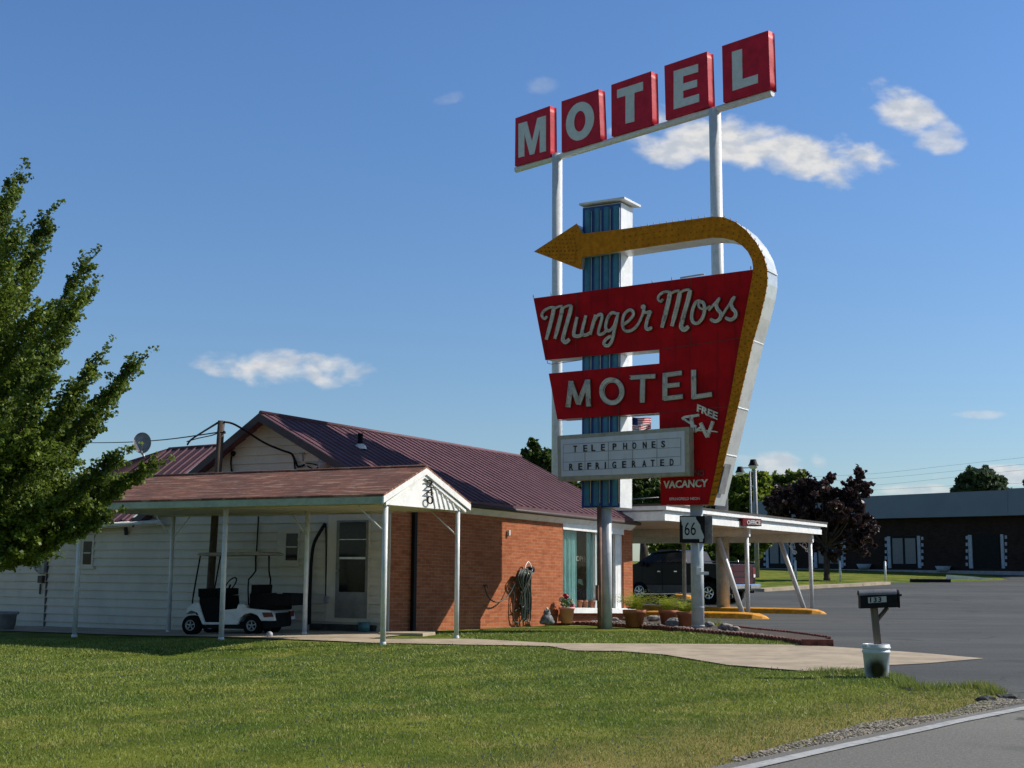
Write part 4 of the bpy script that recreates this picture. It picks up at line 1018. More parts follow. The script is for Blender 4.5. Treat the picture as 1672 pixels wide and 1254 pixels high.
petals('leaves', .0, .43, .15, 90, leafmat('geranium_leaf', (.04, .09, .02), (.08, .15, .03), .3)); petals('red_flowers', -.02, .60, .07, 60, M['flower']); petals('cream_flowers', -.12, .52, .07, 40, M['flowerw'])
petals('cream_flowers', .10, .50, .06, 30, M['flowerw']); petals('cream_flowers', -.08, .42, .05, 20, M['flowerw']); petals('pink_flowers', .12, .39, .06, 40, M['flowerp'])
# squat stone ornament
c = OP.at(893, 1012, .3); c.z = T(c.x, c.y) + .03
m1 = MB(); m1.lathe(c, [(0, .02), (.12, .02), (.15, .08), (.14, .15), (.10, .21), (.07, .23), (.08, .26), (.065, .31), (.03, .335), (0, .34)], 18)
for s_ in (-1, 1): m1.blob(c + V((.11 * s_, -.07, .07)), .06, 2, .05, (1, 1.2, .8), 3); m1.blob(c + V((.04 * s_, -.05, .315)), .026, 1, .0)
tag(m1.build('garden_ornament', M['rockgrey']), 'squat grey stone figure sitting at the foot of the brick wall', 'ornament')
m1 = MB(); m1.blob(c + V((.0, -.02, .355)), .028, 2, .05); tag(m1.build('pale_stone', M['flowerw']), 'small pale pebble on top of the grey stone figure', 'pebble')

# ================================================================ the big arrow sign
SP = Plane((3.8, 26.35), -57)
SN = SP.n
def c3(x, y): return (860 + x * .2392, 560 + y * .2392)
def sp(px, py, off=.12): return SP.at(px, py, off)
sign = thing('motel_sign', 'tall red sign with script lettering, blue fluted pylon and bent yellow arrow', 'sign', (3.4, 26.6, 0))
# pylon: fluted front
def panel(pts, off, depth_, name, m_, parent=sign, bevel=0):
    m9 = MB(); m9.prism([sp(x, y, off) for x, y in pts], -SN * depth_); return m9.build(name, m_, parent, bevel)
pyl = [(951.5, 339), (1013.8, 330.5), (1012, 828.5), (949.7, 829.5)]
pw = panel(pyl, .02, .55, 'pylon', M['postwhite'])
panel([(951.5, 340), (1013.6, 331.5), (1012, 828.2), (949.9, 829.2)], .035, .015, 'navy_face', M['navy'], pw)
m1 = MB(); m2 = MB()
for i in range(4):
    fa, fb = .06 + i * .245, .06 + i * .245 + .155
    def px_(f_, y): x0 = 951.5 + (949.7 - 951.5) * (y - 339) / 490; x1 = 1013.8 + (1012 - 1013.8) * (y - 331) / 497; return x0 + (x1 - x0) * f_
    tops = [340 - 8.5 * fa + 4, 340 - 8.5 * fb + 4]; bots = [826, 825.6]
    P_ = [(px_(fa, tops[0]), tops[0]), (px_(fb, tops[1]), tops[1]), (px_(fb, bots[1]), bots[1]), (px_(fa, bots[0]), bots[0])]
    A_ = [sp(x, y, .037) for x, y in P_]; c_t = sp((P_[0][0] + P_[1][0]) / 2, (P_[0][1] + P_[1][1]) / 2 + 1.5, .075); c_b = sp((P_[2][0] + P_[3][0]) / 2, P_[2][1] - 1.5, .075)
    l1 = A_[0] + (A_[1] - A_[0]) * .22 + SN * .035; l2 = A_[0] + (A_[1] - A_[0]) * .78 + SN * .035; k1 = A_[3] + (A_[2] - A_[3]) * .22 + SN * .035; k2 = A_[3] + (A_[2] - A_[3]) * .78 + SN * .035
    m1.add([A_[0], A_[1], A_[2], A_[3], l1, l2, k2, k1], [(0, 4, 7, 3), (4, 5, 6, 7), (5, 1, 2, 6), (0, 1, 5, 4), (3, 7, 6, 2)])
    x_ = P_[1][0] + 1.0
    m2.tube([sp(x_, P_[1][1] + 3, .06), sp(x_ - 1.7, P_[2][1] - 4, .06)], .009, 6)
m1.build('flutes', M['flute'], pw); m2.build('neon_tubes', M['neon'], pw)
m1 = MB(); m1.prism([sp(x, y, .12) for x, y in [(945.5, 335.2), (1019.5, 324.6), (1019.5, 321.0), (945.5, 332.0)]], -SN * .78); m1.build('pylon_cap', M['postwhite'], pw)
red = [(871, 487), (1236, 439.3), (1243, 480), (1208, 612), (1160, 824.3), (1078.9, 824.3), (1076.5, 674), (910, 685), (895.8, 610), (1076.4, 593.5), (1076.4, 570.5), (890.4, 588)]
rp = panel(red, .14, .015, 'red_face', M['red'])
panel([(872, 487.8), (1235, 440.3), (1242, 480), (1207, 612), (1159, 823.6), (1079.6, 823.6), (1077.2, 673.4), (910.6, 684.2), (896.6, 610.6), (1077, 594.2), (1077, 569.8), (891, 587.2)], .124, .44, 'cabinet', M['silver'], rp)
# sheet seams of the red face
m1 = MB()
for a_, b_ in (((941, 478), (940, 583)), ((1076.5, 571), (1221, 550)), ((1076.5, 674), (1200, 663)), ((1128, 454), (1128, 566)), ((1010, 600), (1010, 679))):
    m1 = MB(); stroke(m1, [sp(*a_, .141), sp(*b_, .141)], .012, SN, .003); m1.build('panel_seam', M['letteredge'], rp)
outer = [(871.6, 410.8), (941.6, 365), (950.5, 381.5), (1011.7, 374.5), (1090, 363.5), (1162.6, 353.7), (1181.5, 354.4), (1201, 362.5), (1219, 376.5), (1235, 396), (1247, 418), (1252.5, 438), (1253, 462), (1249.5, 483), (1241.5, 517), (1229, 560), (1217, 612), (1204.7, 665), (1185, 745), (1166, 824.5)]
inner = [(1156.6, 824.5), (1167, 775), (1178, 720), (1192, 650), (1207.5, 560), (1228.6, 450), (1229.5, 436), (1227.5, 424), (1221, 411), (1211, 400.5), (1197.7, 392.5), (1180, 388.5), (1162.6, 388), (1090, 398.5), (1017, 409.5), (950.5, 420), (948, 440)]
aw = panel(outer + inner, .22, .015, 'arrow', M['yellow'])
body_o = [(x, y) for x, y in outer + inner]
panel([(872.6, 410.8), (941.2, 366.2), (950, 382.5)] + outer[3:] + inner[:-2] + [(950, 419.2), (947.5, 438.8)], .204, .54, 'arrow_sides', M['silver'], aw)
# seams and rivets across the metal edge of the arrow
m1 = MB()
for (x, y) in ((1253.2, 441), (1229.5, 556), (1204.5, 665), (1185.5, 742)):
    a = sp(x, y, .2); m1.box(a - SN * .26, SN * .26, V((0, 0, .012)), SP.d * .014)
m1.build('edge_seams', M['white'], aw)
m1 = MB()
for i in range(6):
    x0, y0 = 1186 + i * 2.0, 802 - i * 8.6
m1.prism([sp(1183.5, 757, .24), sp(1184.5, 757, .24), sp(1173, 806, .24), sp(1172, 806, .24)], -SN * .3)
m1.build('edge_bracket', M['tin'], aw)
# bulbs along the arrow: rows near both edges and on the centre line
BP = []
def lerp_path(P_, n):
    P_ = [sp(x, y, .222) for x, y in P_]; seg = [(P_[i + 1] - P_[i]).length for i in range(len(P_) - 1)]; tot = sum(seg); out = []
    for i in range(n):
        s_ = (i + .5) / n * tot; k = 0
        while s_ > seg[k] and k < len(seg) - 1: s_ -= seg[k]; k += 1
        out.append(P_[k].lerp(P_[k + 1], s_ / seg[k]))
    return out
oo = outer[3:]; ii = list(reversed(inner[:-2]))
def insp(f_):
    A_ = lerp_path(oo, 60); B_ = lerp_path(ii, 60); return [A_[i].lerp(B_[i], f_) for i in range(60)]
for f_ in (.1, .37, .63, .9):
    for p in insp(f_): BP.append(p)
for y0 in range(6):
    for k in range(11 - y0):
        x = 884 + k * 6.4 + y0 * 5; hh = (x - 875) * .55
        for s_ in (-1, 1):
            y = 410.8 - (x - 872) * .02 + s_ * y0 * 6.3
            if abs(y - 410) < hh * (1 if s_ < 0 else .62) and x < 942: BP.append(sp(x, y, .222))
BM_ = mat('amber_bulbs', (.34, .15, .02), .5, spec=.15)
def bulb(mb_, p): mb_.lathe(p, [(.017, 0), (.014, .012), (0, .02)], 6, ax=(SP.d, V((0, 0, 1)), SN), smooth=False)
m1 = MB(); bulb(m1, BP[0]); b0_ = m1.build('bulb', BM_, aw)
for p in BP[1:100]: o = b0_.copy(); COL.objects.link(o); o.location = b0_.location + (p - BP[0])
m1 = MB()
for p in BP[100:]: bulb(m1, p)
m1.build('bulbs', BM_, aw)['kind'] = 'stuff'
m1 = MB()
eb_ = insp(-.01)[2:52:1]; m1.tube([eb_[0] - SN * .02, eb_[0] - SN * .02 + (V((0, 0, .05)))], .009, 5); e0o = m1.build('edge_bulb', M['neon'], aw)
for p in eb_[1:]: o = e0o.copy(); COL.objects.link(o); o.location = e0o.location + (p - eb_[0])
# script lettering as brush strokes (photo pixels of a crop)
def c5(x, y): return (860 + x * .22727, 460 + y * .22727)
SCR = [  # each stroke: list of (x, y), width in crop px
 ([(152, 250), (138, 268), (120, 258), (118, 232), (140, 204), (178, 186), (214, 188)], 15), ([(200, 188), (190, 250), (146, 418)], 27), ([(200, 200), (232, 182), (262, 176)], 14),
 ([(262, 182), (250, 250), (208, 412)], 27), ([(262, 196), (292, 178), (326, 170)], 14), ([(328, 172), (312, 240), (268, 398), (270, 425), (288, 436), (314, 414)], 26),
 ([(368, 256), (344, 370), (356, 392), (388, 390), (414, 366)], 22), ([(432, 244), (402, 366), (412, 384), (440, 382), (462, 366)], 21),
 ([(500, 240), (462, 384)], 23), ([(484, 300), (510, 252), (536, 236), (548, 250), (540, 290), (522, 360), (530, 380), (560, 372), (578, 350)], 19),
 ([(652, 232), (618, 226), (588, 262), (574, 320), (584, 352), (608, 350), (636, 316), (652, 262)], 19), ([(664, 222), (640, 330), (620, 420), (598, 458), (572, 460), (562, 440), (580, 412), (612, 392)], 20),
 ([(692, 316), (740, 282), (772, 240), (764, 210), (738, 208), (706, 240), (694, 300), (706, 346), (736, 358), (778, 340), (812, 300)], 18),
 ([(812, 300), (838, 240), (852, 182), (838, 178), (836, 196)], 16), ([(842, 208), (862, 224), (892, 218), (898, 230)], 17), ([(894, 222), (872, 280), (864, 330), (880, 344), (906, 330)], 21),
 ([(986, 128), (972, 144), (954, 132), (954, 108), (978, 84), (1012, 74), (1044, 80)], 15), ([(1036, 80), (1024, 150), (978, 332)], 28), ([(1036, 92), (1068, 74), (1104, 66)], 14),
 ([(1108, 72), (1094, 150), (1050, 322)], 28), ([(1106, 84), (1136, 66), (1176, 58)], 14), ([(1182, 62), (1164, 140), (1120, 300), (1122, 336), (1142, 346), (1170, 324)], 27),
 ([(1262, 146), (1228, 146), (1202, 196), (1192, 258), (1206, 296), (1240, 298), (1274, 254), (1286, 196), (1276, 156), (1254, 146)], 19), ([(1262, 148), (1244, 160), (1250, 190), (1290, 200), (1326, 176)], 13),
 ([(1316, 210), (1350, 168), (1396, 118)], 13), ([(1392, 122), (1370, 160), (1376, 196), (1402, 232), (1394, 270), (1362, 288), (1328, 272)], 21),
 ([(1400, 266), (1440, 200), (1504, 108)], 13), ([(1502, 110), (1476, 152), (1482, 190), (1508, 222), (1504, 256), (1474, 276), (1436, 262)], 21)]
m1 = MB(); m2 = MB(); m3 = MB()
for k, (pts, w) in enumerate(SCR):
    P_ = smooth_path([sp(*c5(*p), .15) for p in pts], 5); n = len(P_)
    ww = w * 1.12 * .22727 / 76.0
    wl = [ww * (1 if min(i, n - 1 - i) > 1 else .78) for i in range(n)]
    stroke(m2, [p + V((0, 0, 0)) for p in P_], [x + .032 for x in wl], SN, .018 + k * .0007)
    stroke(m1, P_, wl, SN, .040 + k * .0009)
    m3.tube([p + SN * .085 for p in P_], .0085, 5)
lt = m2.build('letter_edges', M['letteredge'], rp); m1.build('script_letters', M['letter'], lt); m3.build('neon_tubes', M['neon'], lt)
# block letters of the middle panel
BLK = [[(312, 262), (290, 440)], [(306, 266), (362, 418)], [(360, 420), (424, 258)], [(424, 252), (430, 434)],
       [(716, 238), (882, 228)], [(800, 236), (796, 408)], [(952, 210), (950, 392)], [(944, 222), (1062, 206)], [(944, 296), (1048, 286)], [(944, 382), (1070, 366)], [(1146, 186), (1148, 384)], [(1140, 372), (1268, 352)]]
m1 = MB(); m2 = MB(); m3 = MB()
for k, pts in enumerate(BLK):
    P_ = [sp(*c3(*p), .15) for p in pts]; w = .092
    P_ = [P_[0], P_[0].lerp(P_[1], .5), P_[1]]
    stroke(m2, [P_[0] + (P_[0] - P_[1]) .normalized() * .015, P_[1], P_[2] + (P_[2] - P_[1]).normalized() * .015], w + .035, SN, .020 + k * .0006); stroke(m1, P_, w, SN, .042 + k * .0007)
    for s_ in (-1, 1):
        q_ = SN.cross(P_[2] - P_[0]).normalized() * (w * .33 * s_); m3.tube([P_[0] + q_ + SN * .09, P_[2] + q_ + SN * .09], .008, 5)
oc = [sp(*c3(584 + 69 * cos(a) + 6 * sin(a), 331 + 79 * sin(a) - 4 * cos(a)), .15) for a in np.linspace(0, 2 * pi, 36, endpoint=False)]
stroke(m2, oc, .127, SN, .02, True); stroke(m1, oc, .092, SN, .045, True)
for k_ in (.8, 1.16):
    m3.tube([sp(*c3(584 + 69 * k_ * cos(a), 331 + 79 * k_ * sin(a)), .24) for a in np.linspace(0, 2 * pi, 37)], .008, 5)
lt = m2.build('letter_edges', M['letteredge'], rp); m1.build('block_letters', M['letter'], lt); m3.build('neon_tubes', M['neon'], lt)
m1 = MB()
add_text(m1, 'FREE', sp(*c3(1166, 466), .15), sp(*c3(1304, 524), .15), sp(*c3(1170, 418), .15), .04, SN, .03); m1.build('small_lettering', M['letter'], rp); m1 = MB()
for pts, w in (([(1066, 520), (1086, 508), (1180, 494)], 17), ([(1126, 504), (1142, 610)], 22), ([(1070, 516), (1160, 572), (1158, 600), (1196, 576)], 14), ([(1192, 548), (1238, 644)], 22), ([(1238, 644), (1276, 536)], 20), ([(1160, 598), (1240, 600), (1306, 608)], 8)):
    stroke(m1, [sp(*c3(*p), .15) for p in pts], w * .2392 / 77, SN, .045 + w * .0005)
m1.build('small_lettering', M['letter'], rp); m1 = MB()
add_text(m1, 'VACANCY', sp(*c3(936, 992), .15), sp(*c3(1238, 980), .15), sp(*c3(938, 942), .15), .03, SN, .025)
m1.build('small_lettering', M['letter'], rp); m1 = MB()
add_text(m1, 'SPRINGFIELD NEON', sp(*c3(974, 1074), .142), sp(*c3(1182, 1070), .142), sp(*c3(974, 1056), .142), .004, SN, .01)
m1.build('small_lettering', M['letter'], rp)
m1 = MB(); add_text(m1, 'NO', sp(*c3(1152, 908), .15), sp(*c3(1216, 908), .15), sp(*c3(1152, 868), .15), .03, SN, .02); m1.build('dark_lettering', mat('dim_red_letters', (.16, .04, .04), .5), rp)
# wires and standoffs hanging at the panel edges
def lw(pts, r_): m1 = MB(); m1.tube(pts, r_, 5); m1.build('loose_wire', M['greymetal'], rp)
lw([sp(*c3(140, 118), 0), sp(*c3(142, 138), 0), sp(*c3(170, 145), 0), sp(*c3(372, 116), 0)], .008); lw([sp(*c3(640, 500), .0), sp(*c3(700, 500), 0), sp(*c3(905, 486), 0)], .008)
lw([sp(*c3(215, 530), 0), sp(*c3(372, 520), 0)], .007)
for x, y in ((866, 485), (895, 482), (1060, 462), (1092, 457), (1221, 439)): m1 = MB(); m1.tube([sp(x + 5, y + 1, .1), sp(x + 5, y - 4, .1)], .012, 5); m1.build('standoff', M['greymetal'], rp)
m1 = MB(); m1.tube([sp(1111, 454, -.2), sp(1150, 447.5, -.2)], .02, 6); m1.build('stay_rod', M['greymetal'], rp)
# reader board
rb = panel([(909.5, 711.5), (1124.8, 696.8), (1125.5, 776.5), (911, 785.8)], .42, .24, 'reader_board', M['boardframe'], bevel=.012)
panel([(915.5, 718), (1117.5, 703.5), (1118.3, 770.8), (916.5, 778.0)], .436, .02, 'board_panel', M['board'], rb)
m1 = MB()
def gl_(y0, y1): stroke(m1, [sp(*c3(250, y0), .437), sp(*c3(1052, y1), .437)], .011, SN, .004)
gl_(694, 648); gl_(753, 712); gl_(815, 774); gl_(873, 834)
for x, ya, yb in ((398, 744, 866), (558, 677, 858), (723, 666, 850), (889, 657, 843)): stroke(m1, [sp(*c3(x, ya), .437), sp(*c3(x, yb), .437)], .011, SN, .005)
for x, ya, yb in ((250, 694, 873), (1052, 648, 834)): stroke(m1, [sp(*c3(x, ya), .437), sp(*c3(x, yb), .437)], .010, SN, .0045)
m1.build('letter_rails', M['greymetal'], rb)
m1 = MB()
for st, xs, ya, yb in (('TELEPHONES', (331, 400, 455, 521, 600, 672, 735, 806, 866, 932), 745, 712), ('REFRIGERATED', (304, 366, 427, 484, 537, 598, 665, 732, 803, 860, 925, 990), 868, 836)):
    for ch, x in zip(st, xs):
        w = 4 if ch == 'I' else 13; yy = ya + (yb - ya) * (x - xs[0]) / (xs[-1] - xs[0])
        sl_ = -.052
        add_text(m1, ch, sp(*c3(x - w, yy - w * sl_ * -1 * 1.0), .443), sp(*c3(x + w, yy + w * sl_), .443), sp(*c3(x - w, yy + w * .05 - 45), .443), .008, SN, .022)
m1.build('changeable_letters', M['blackletter'], rb)
# poles
def gpole(px, py, plane_off, r, ztop_px, name, m_, parent, seg=28):
    c = SP.at(px, py, plane_off); z1 = SP.at(px, ztop_px, plane_off).z; c.z = T(c.x, c.y)
    m9 = MB(); m9.tube([V((c.x, c.y, c.z - .1)), V((c.x, c.y, z1))], r, seg); return m9.build(name, m_, parent), c
pl1, c1_ = gpole(990.5, 1019, -.15, .118, 822, 'pole', M['polepaint'], sign)
pl2, c2_ = gpole(1139.8, 1028, -.15, .130, 815, 'pole', M['polepaint'], sign)
m1 = MB()
for c, zz in ((c2_, .10), (c2_, .47)): m1.lathe(V((c.x, c.y, zz)), [(.131, -.012), (.136, 0), (.131, .012)], 28)
m1.build('weld_ring', M['polepaint'], pl2)
m1 = MB(); a = SP.at(979.3, 1022, .1); a.z = T(a.x, a.y) - .05; ztp = SP.at(979.3, 826, .1).z; m1.tube([a, V((a.x, a.y, ztp))], .05, 12); m1.build('conduit', M['rust'], sign)
m1 = MB(); b = SP.at(975.5, 968, .15); m1.box(b, SP.d * .035, SN * .03, V((0, 0, .16))); m1.build('switch_box', M['rust'], sign, bevel=.008)
VP2 = Plane(V((c2_.x, c2_.y, 0)), 98)
m1 = MB(); a = VP2.at(1140, 915, .14)
cpts = []
for i in range(6):
    an = R(205 + i * 20) ; cpts.append((an, 0))
m1.lathe(V((c2_.x, c2_.y, VP2.at(1144, 919, 0).z)), [(.134, -.14), (.134, .13)], 40)
v_, f_ = m1.v, m1.f
keep = [f for f in f_ if (sum((v_[i] for i in f), V((0, 0, 0))) / len(f) - V((c2_.x, c2_.y, 0))).normalized().xy.dot((V((EYE.x, EYE.y)) - V((c2_.x, c2_.y)) + V((9, 0))).normalized()) > .72]
m1.f = keep; m1.sm = [True] * len(keep); m1.build('tape_patch', M['greymetal'], pl2)
m1 = MB(); a = VP2.at(1147, 936, .16); m1.box(a, V((.12, -.02, 0)), V((0, .03, 0)), V((0, 0, .03))); m1.box(a + V((-.07, .02, .06)), V((.05, 0, 0)), V((0, .03, 0)), V((0, 0, .05))); m1.build('bracket', M['white'], pl2, bevel=.005)
# route number signs on the far pole
def c7(x, y): return (1080 + x * .1595, 830 + y * .1595)
rs = thing('route_sign', 'square black route sign reading 66 on the far sign pole', 'road sign', VP2.at(1130, 864, .22))
m1 = MB(); m1.prism([VP2.at(*c7(x, y), .22) for x, y in [(186, 76), (444, 78), (444, 357), (186, 352)]], -VP2.n * .012); m1.build('plate', M['black'], rs, bevel=.002)
shp = [(192, 88), (352, 86), (356, 110), (375, 138), (398, 172), (403, 208), (416, 240), (434, 280), (437, 303), (424, 312), (424, 343), (390, 343), (388, 313), (220, 313), (218, 182), (207, 160), (207, 135), (193, 118)]
m1 = MB(); m1.prism([VP2.at(*c7(x, y), .224) for x, y in shp], -VP2.n * .003); m1.build('state_shape', mat('sign_white', (.50, .53, .52), .5, var=.05), rs)
m1 = MB(); add_text(m1, '66', VP2.at(*c7(236, 276), .226), VP2.at(*c7(352, 274), .226), VP2.at(*c7(238, 142), .226), .003, VP2.n, .0); m1.build('numerals', M['black'], rs)
VP3 = Plane(VP2.at(1157, 864, .0), 112)
rs2 = thing('route_sign', 'grey back of a second square sign right of the route sign', 'road sign', VP3.at(1155, 864, .05))
m1 = MB(); m1.prism([VP3.at(x, y, .05) for x, y in [(1146, 841.5), (1163, 842.5), (1163, 888), (1146, 888)]], -VP3.n * .012); m1.build('plate', M['tin'], rs2, bevel=.002)

# ================================================================ roof-high MOTEL letter boxes on tall poles
MP = Plane((6.8, 42.0), -44.5)
row = thing('letter_box_sign', 'five red letter boxes spelling MOTEL on a white beam high above everything', 'sign', (4.5, 44.4, 0))
def c1p(x, y): return (820 + x * .28708, 30 + y * .28708)
def mpp(p, off=0.0): return MP.at(*c1p(*p), off)
BX = [((75, 568), (272, 497), (275, 787), (72, 840)), ((337, 472), (548, 402), (560, 695), (338, 762)), ((620, 378), (848, 300), (855, 605), (622, 672)),
      ((922, 270), (1165, 188), (1175, 500), (930, 578)), ((1250, 157), (1513, 68), (1525, 402), (1257, 477))]
LQ = [((92, 600), (248, 552), (248, 755), (92, 792)), ((362, 497), (522, 455), (522, 672), (362, 714)), ((653, 407), (800, 360), (800, 572), (653, 612)),
      ((975, 300), (1116, 258), (1120, 474), (975, 518)), ((1306, 191), (1450, 145), (1454, 366), (1310, 412))]
def ringpts(rx, ry, n=28): return [(.5 + rx * cos(a), .5 + ry * sin(a)) for a in np.linspace(0, 2 * pi, n, endpoint=False)]
SH = {'M': [[(0, 0), (.22, 0), (.22, .66), (.42, .0), (.58, .0), (.78, .66), (.78, 0), (1, 0), (1, 1), (.69, 1), (.5, .38), (.31, 1), (0, 1)]],
      'T': [[(.33, 0), (.67, 0), (.67, .77), (1, .77), (1, 1), (0, 1), (0, .77), (.33, .77)]],
      'E': [[(0, 0), (1, 0), (1, .21), (.38, .21), (.38, .41), (.93, .41), (.93, .60), (.38, .60), (.38, .79), (.98, .79), (.98, 1), (0, 1)]],
      'L': [[(0, 0), (1, 0), (1, .22), (.40, .22), (.40, 1), (0, 1)]]}
for k, ch in enumerate('MOTEL'):
    q4 = [mpp(p, .18) for p in BX[k]]
    # a vinyl cover: front face subdivided so that it can wrinkle a little, sides included
    m9 = MB(); N_ = 8; dep = .36; rr = random.Random(k)
    vs = []; fs = []
    for j in range(N_ + 1):
        for i in range(N_ + 1):
            a = q4[0].lerp(q4[1], i / N_); b = q4[3].lerp(q4[2], i / N_); p = a.lerp(b, j / N_)
            if 0 < i < N_ and 0 < j < N_: p = p + MP.n * rr.uniform(-.012, .006)
            vs.append(p)
    for j in range(N_):
        for i in range(N_): a = j * (N_ + 1) + i; fs.append((a, a + N_ + 1, a + N_ + 2, a + 1))
    m9.add(vs, fs, True)
    edge_idx = [i for i in range(N_ + 1)] + [(j + 1) * (N_ + 1) + N_ for j in range(N_)] + [N_ * (N_ + 1) + i for i in range(N_ - 1, -1, -1)] + [j * (N_ + 1) for j in range(N_ - 1, 0, -1)]
    E1 = [vs[i] for i in edge_idx]; n = len(E1)
    E2 = [p - MP.n * dep * .5 + V((0, 0, rr.uniform(-.015, .015))) + MP.d * rr.uniform(-.02, .012) for p in E1]; E3 = [p - MP.n * dep for p in E1]
    m9.add(E1 + E2 + E3, [(i, (i + 1) % n, n + (i + 1) % n, n + i) for i in range(n)] + [(n + i, n + (i + 1) % n, 2 * n + (i + 1) % n, 2 * n + i) for i in range(n)] + [tuple(reversed(range(2 * n, 3 * n)))], True)
    bx = m9.build('letter_box', M['boxred'], row)
    Q = [mpp(p, .196) for p in LQ[k]]
    def bi(u, v_): return Q[3].lerp(Q[2], u).lerp(Q[0].lerp(Q[1], u), v_)
    m9 = MB()
    if ch == 'O':
        O_ = [bi(*p) for p in ringpts(.5, .5)]; I_ = [bi(*p) for p in ringpts(.20, .27)]; n = len(O_)
        m9.add(O_ + I_, [(i, (i + 1) % n, n + (i + 1) % n, n + i) for i in range(n)])
        m9.add([p - MP.n * .02 for p in O_] + O_, [(i, (i + 1) % n, n + (i + 1) % n, n + i) for i in range(n)])
    else:
        for s_ in SH[ch]: m9.prism([bi(*p) for p in s_], -MP.n * .02)
    m9.build('letter', M['lettertop'], bx)
m1 = MB(); a = mpp((80, 862), .0); b = mpp((1538, 424), .0); 
m1.tube([a, b], .118, 20); m1.build('beam', M['postwhite'], row)
def mpole(px, ytop, name, m_, r):
    c = MP.at(px, 600, 0); z1 = MP.at(px, ytop, 0).z; zb = T(c.x, c.y)
    m9 = MB(); m9.tube([V((c.x, c.y, zb - .1)), V((c.x, c.y, z1))], r, 28); return m9.build(name, m_, row)
mpole(909.5, 252, 'pole', M['postwhite'], .195)
cR = MP.at(1174.5, 600, 0)
m1 = MB(); zsplit = MP.at(1178, 835, 0).z; m1.tube([V((cR.x, cR.y, zsplit)), V((cR.x, cR.y, MP.at(1174.5, 178, 0).z))], .205, 28); m1.build('pole', M['postwhite'], row)
m1 = MB(); m1.tube([V((cR.x, cR.y, -.25)), V((cR.x, cR.y, zsplit - .001))], .21, 28); m1.build('pole', M['rustpole'], row, label='lower part of the right pole, streaked with orange rust')

# ================================================================ entrance canopy
K1, K2 = V((6.8, 37.4, -.1)), V((9.86, 42.7, -.14)); KD = (K2 - K1).normalized(); KD.z = 0; KAZ = math.degrees(atan2(KD.x, KD.y))
KA = azv(-58.0)
KP = Plane((K1 + V((KD.y, -KD.x, 0)) * .22), KAZ); KN = KP.n
nc = KP.at(1083, 828.5); fc = KP.at(1343, 853.5); ztop = (nc.z + fc.z) / 2
can = thing('entrance_canopy', 'flat white drive-in canopy with round and slanted posts standing on yellow islands', 'canopy', (6.8, 37.4, -.1))
def kq(p, z, o=0.0): return V((p.x, p.y, z)) + KN * o
W_ = 9.0
def slab(z0_, z1_, o, e0, e1, name, m_):
    a = kq(nc, z0_, o) - KD * e0; b = kq(fc, z0_, o) + KD * e1
    m9 = MB(); m9.prism([a, b, b + KA * W_, a + KA * W_], V((0, 0, z1_ - z0_))); return m9.build(name, m_, can)
hz = .0
zc = KP.at(1336, 872.5).z; zfa = KP.at(1343, 860.5).z
slab(zfa, ztop, .12, .1, .1, 'roof_edge', M['white'])
slab(ztop, ztop + .05, .14, .12, .12, 'roof', mat('dark_roofing', (.07, .065, .06), .9))
slab(zc + .02, zfa, .0, .0, -.25, 'upper_fascia', mat('pale_grey_fascia', (.55, .59, .62), .5, var=.08))
# bright lower board with real projection, and the ceiling
m1 = MB(); a = kq(nc, 0, .0); b = kq(fc, 0, .0) - KD * .25
def strip(z0_, z1_, o0, o1, p, q_, m9):
    m9.prism([V((p.x, p.y, z0_)) + KN * o1, V((q_.x, q_.y, z0_)) + KN * o1, V((q_.x, q_.y, z1_)) + KN * o1, V((p.x, p.y, z1_)) + KN * o1], -KN * (o1 - o0))
strip(zc, zc + .16, .0, .04, a, b, m1); m1.build('lower_fascia', M['white'], can)
m1 = MB(); a = kq(nc, zc, -.0) + KD * .02; b = kq(fc, zc, .0) - KD * .27; m1.prism([a, b, b + KA * W_, a + KA * W_], V((0, 0, .018))); m1.build('ceiling', mat('cream_ceiling', (.62, .56, .45), .6, var=.08), can)
m1 = MB(); a = kq(nc, zc, .0); m1.prism([a - KD * .03, a - KD * .03 + KA * W_, a - KD * .03 + KA * W_ + V((0, 0, .22)), a - KD * .03 + V((0, 0, .22))], KD * .03); m1.build('end_fascia', M['white'], can)
for kk, (py_, p) in enumerate(((875, K1), (885, K2))):
    zb = KP.at(1221 if kk == 0 else 1325, py_).z
    m1 = MB(); a = V((p.x, p.y, 0)) + KN * .1; m1.prism([a - KD * .06 + V((0, 0, zb)), a - KD * .06 + KA * W_ + V((0, 0, zb)), a - KD * .06 + KA * W_ + V((0, 0, zc)), a - KD * .06 + V((0, 0, zc))], KD * .12); m1.build('beam', M['white'], can)
def isl(tip_px, name_label, length, back, w=.95, h=.17):
    t_ = gnd(*tip_px); d = azv(-60); e = V((d.y, -d.x, 0)); e = e if e.y > 0 else -e
    prof = [(-.5, 0), (-.40, .85), (-.32, 1), (.32, 1), (.40, .85), (.5, 0)]
    st = [(0, .05, .12), (.12, .45, .5), (.35, .8, .85), (.8, 1, 1), (length * .5, 1, 1), (length - .5, 1, 1), (length, .4, .3)]
    m9 = MB(); vs = []
    for s_, kw, kh in st:
        c = t_ + d * s_ + e * (w * .5)
        for (u, z_) in prof: vs.append(V((c.x, c.y, T(c.x, c.y) - .0)) + e * (u * w * kw) + V((0, 0, z_ * h * kh)))
    n = len(prof); fs = [(i * n + k, (i + 1) * n + k, (i + 1) * n + k + 1, i * n + k + 1) for i in range(len(st) - 1) for k in range(n - 1)]
    fs += [tuple(range(n)), tuple(reversed(range((len(st) - 1) * n, len(st) * n)))]
    m9.add(vs, fs, False); o = m9.build('traffic_island', M['curbyellow'], loc=t_); tag(o, name_label, 'kerb island', 'yellow islands under the canopy'); return t_, d, e
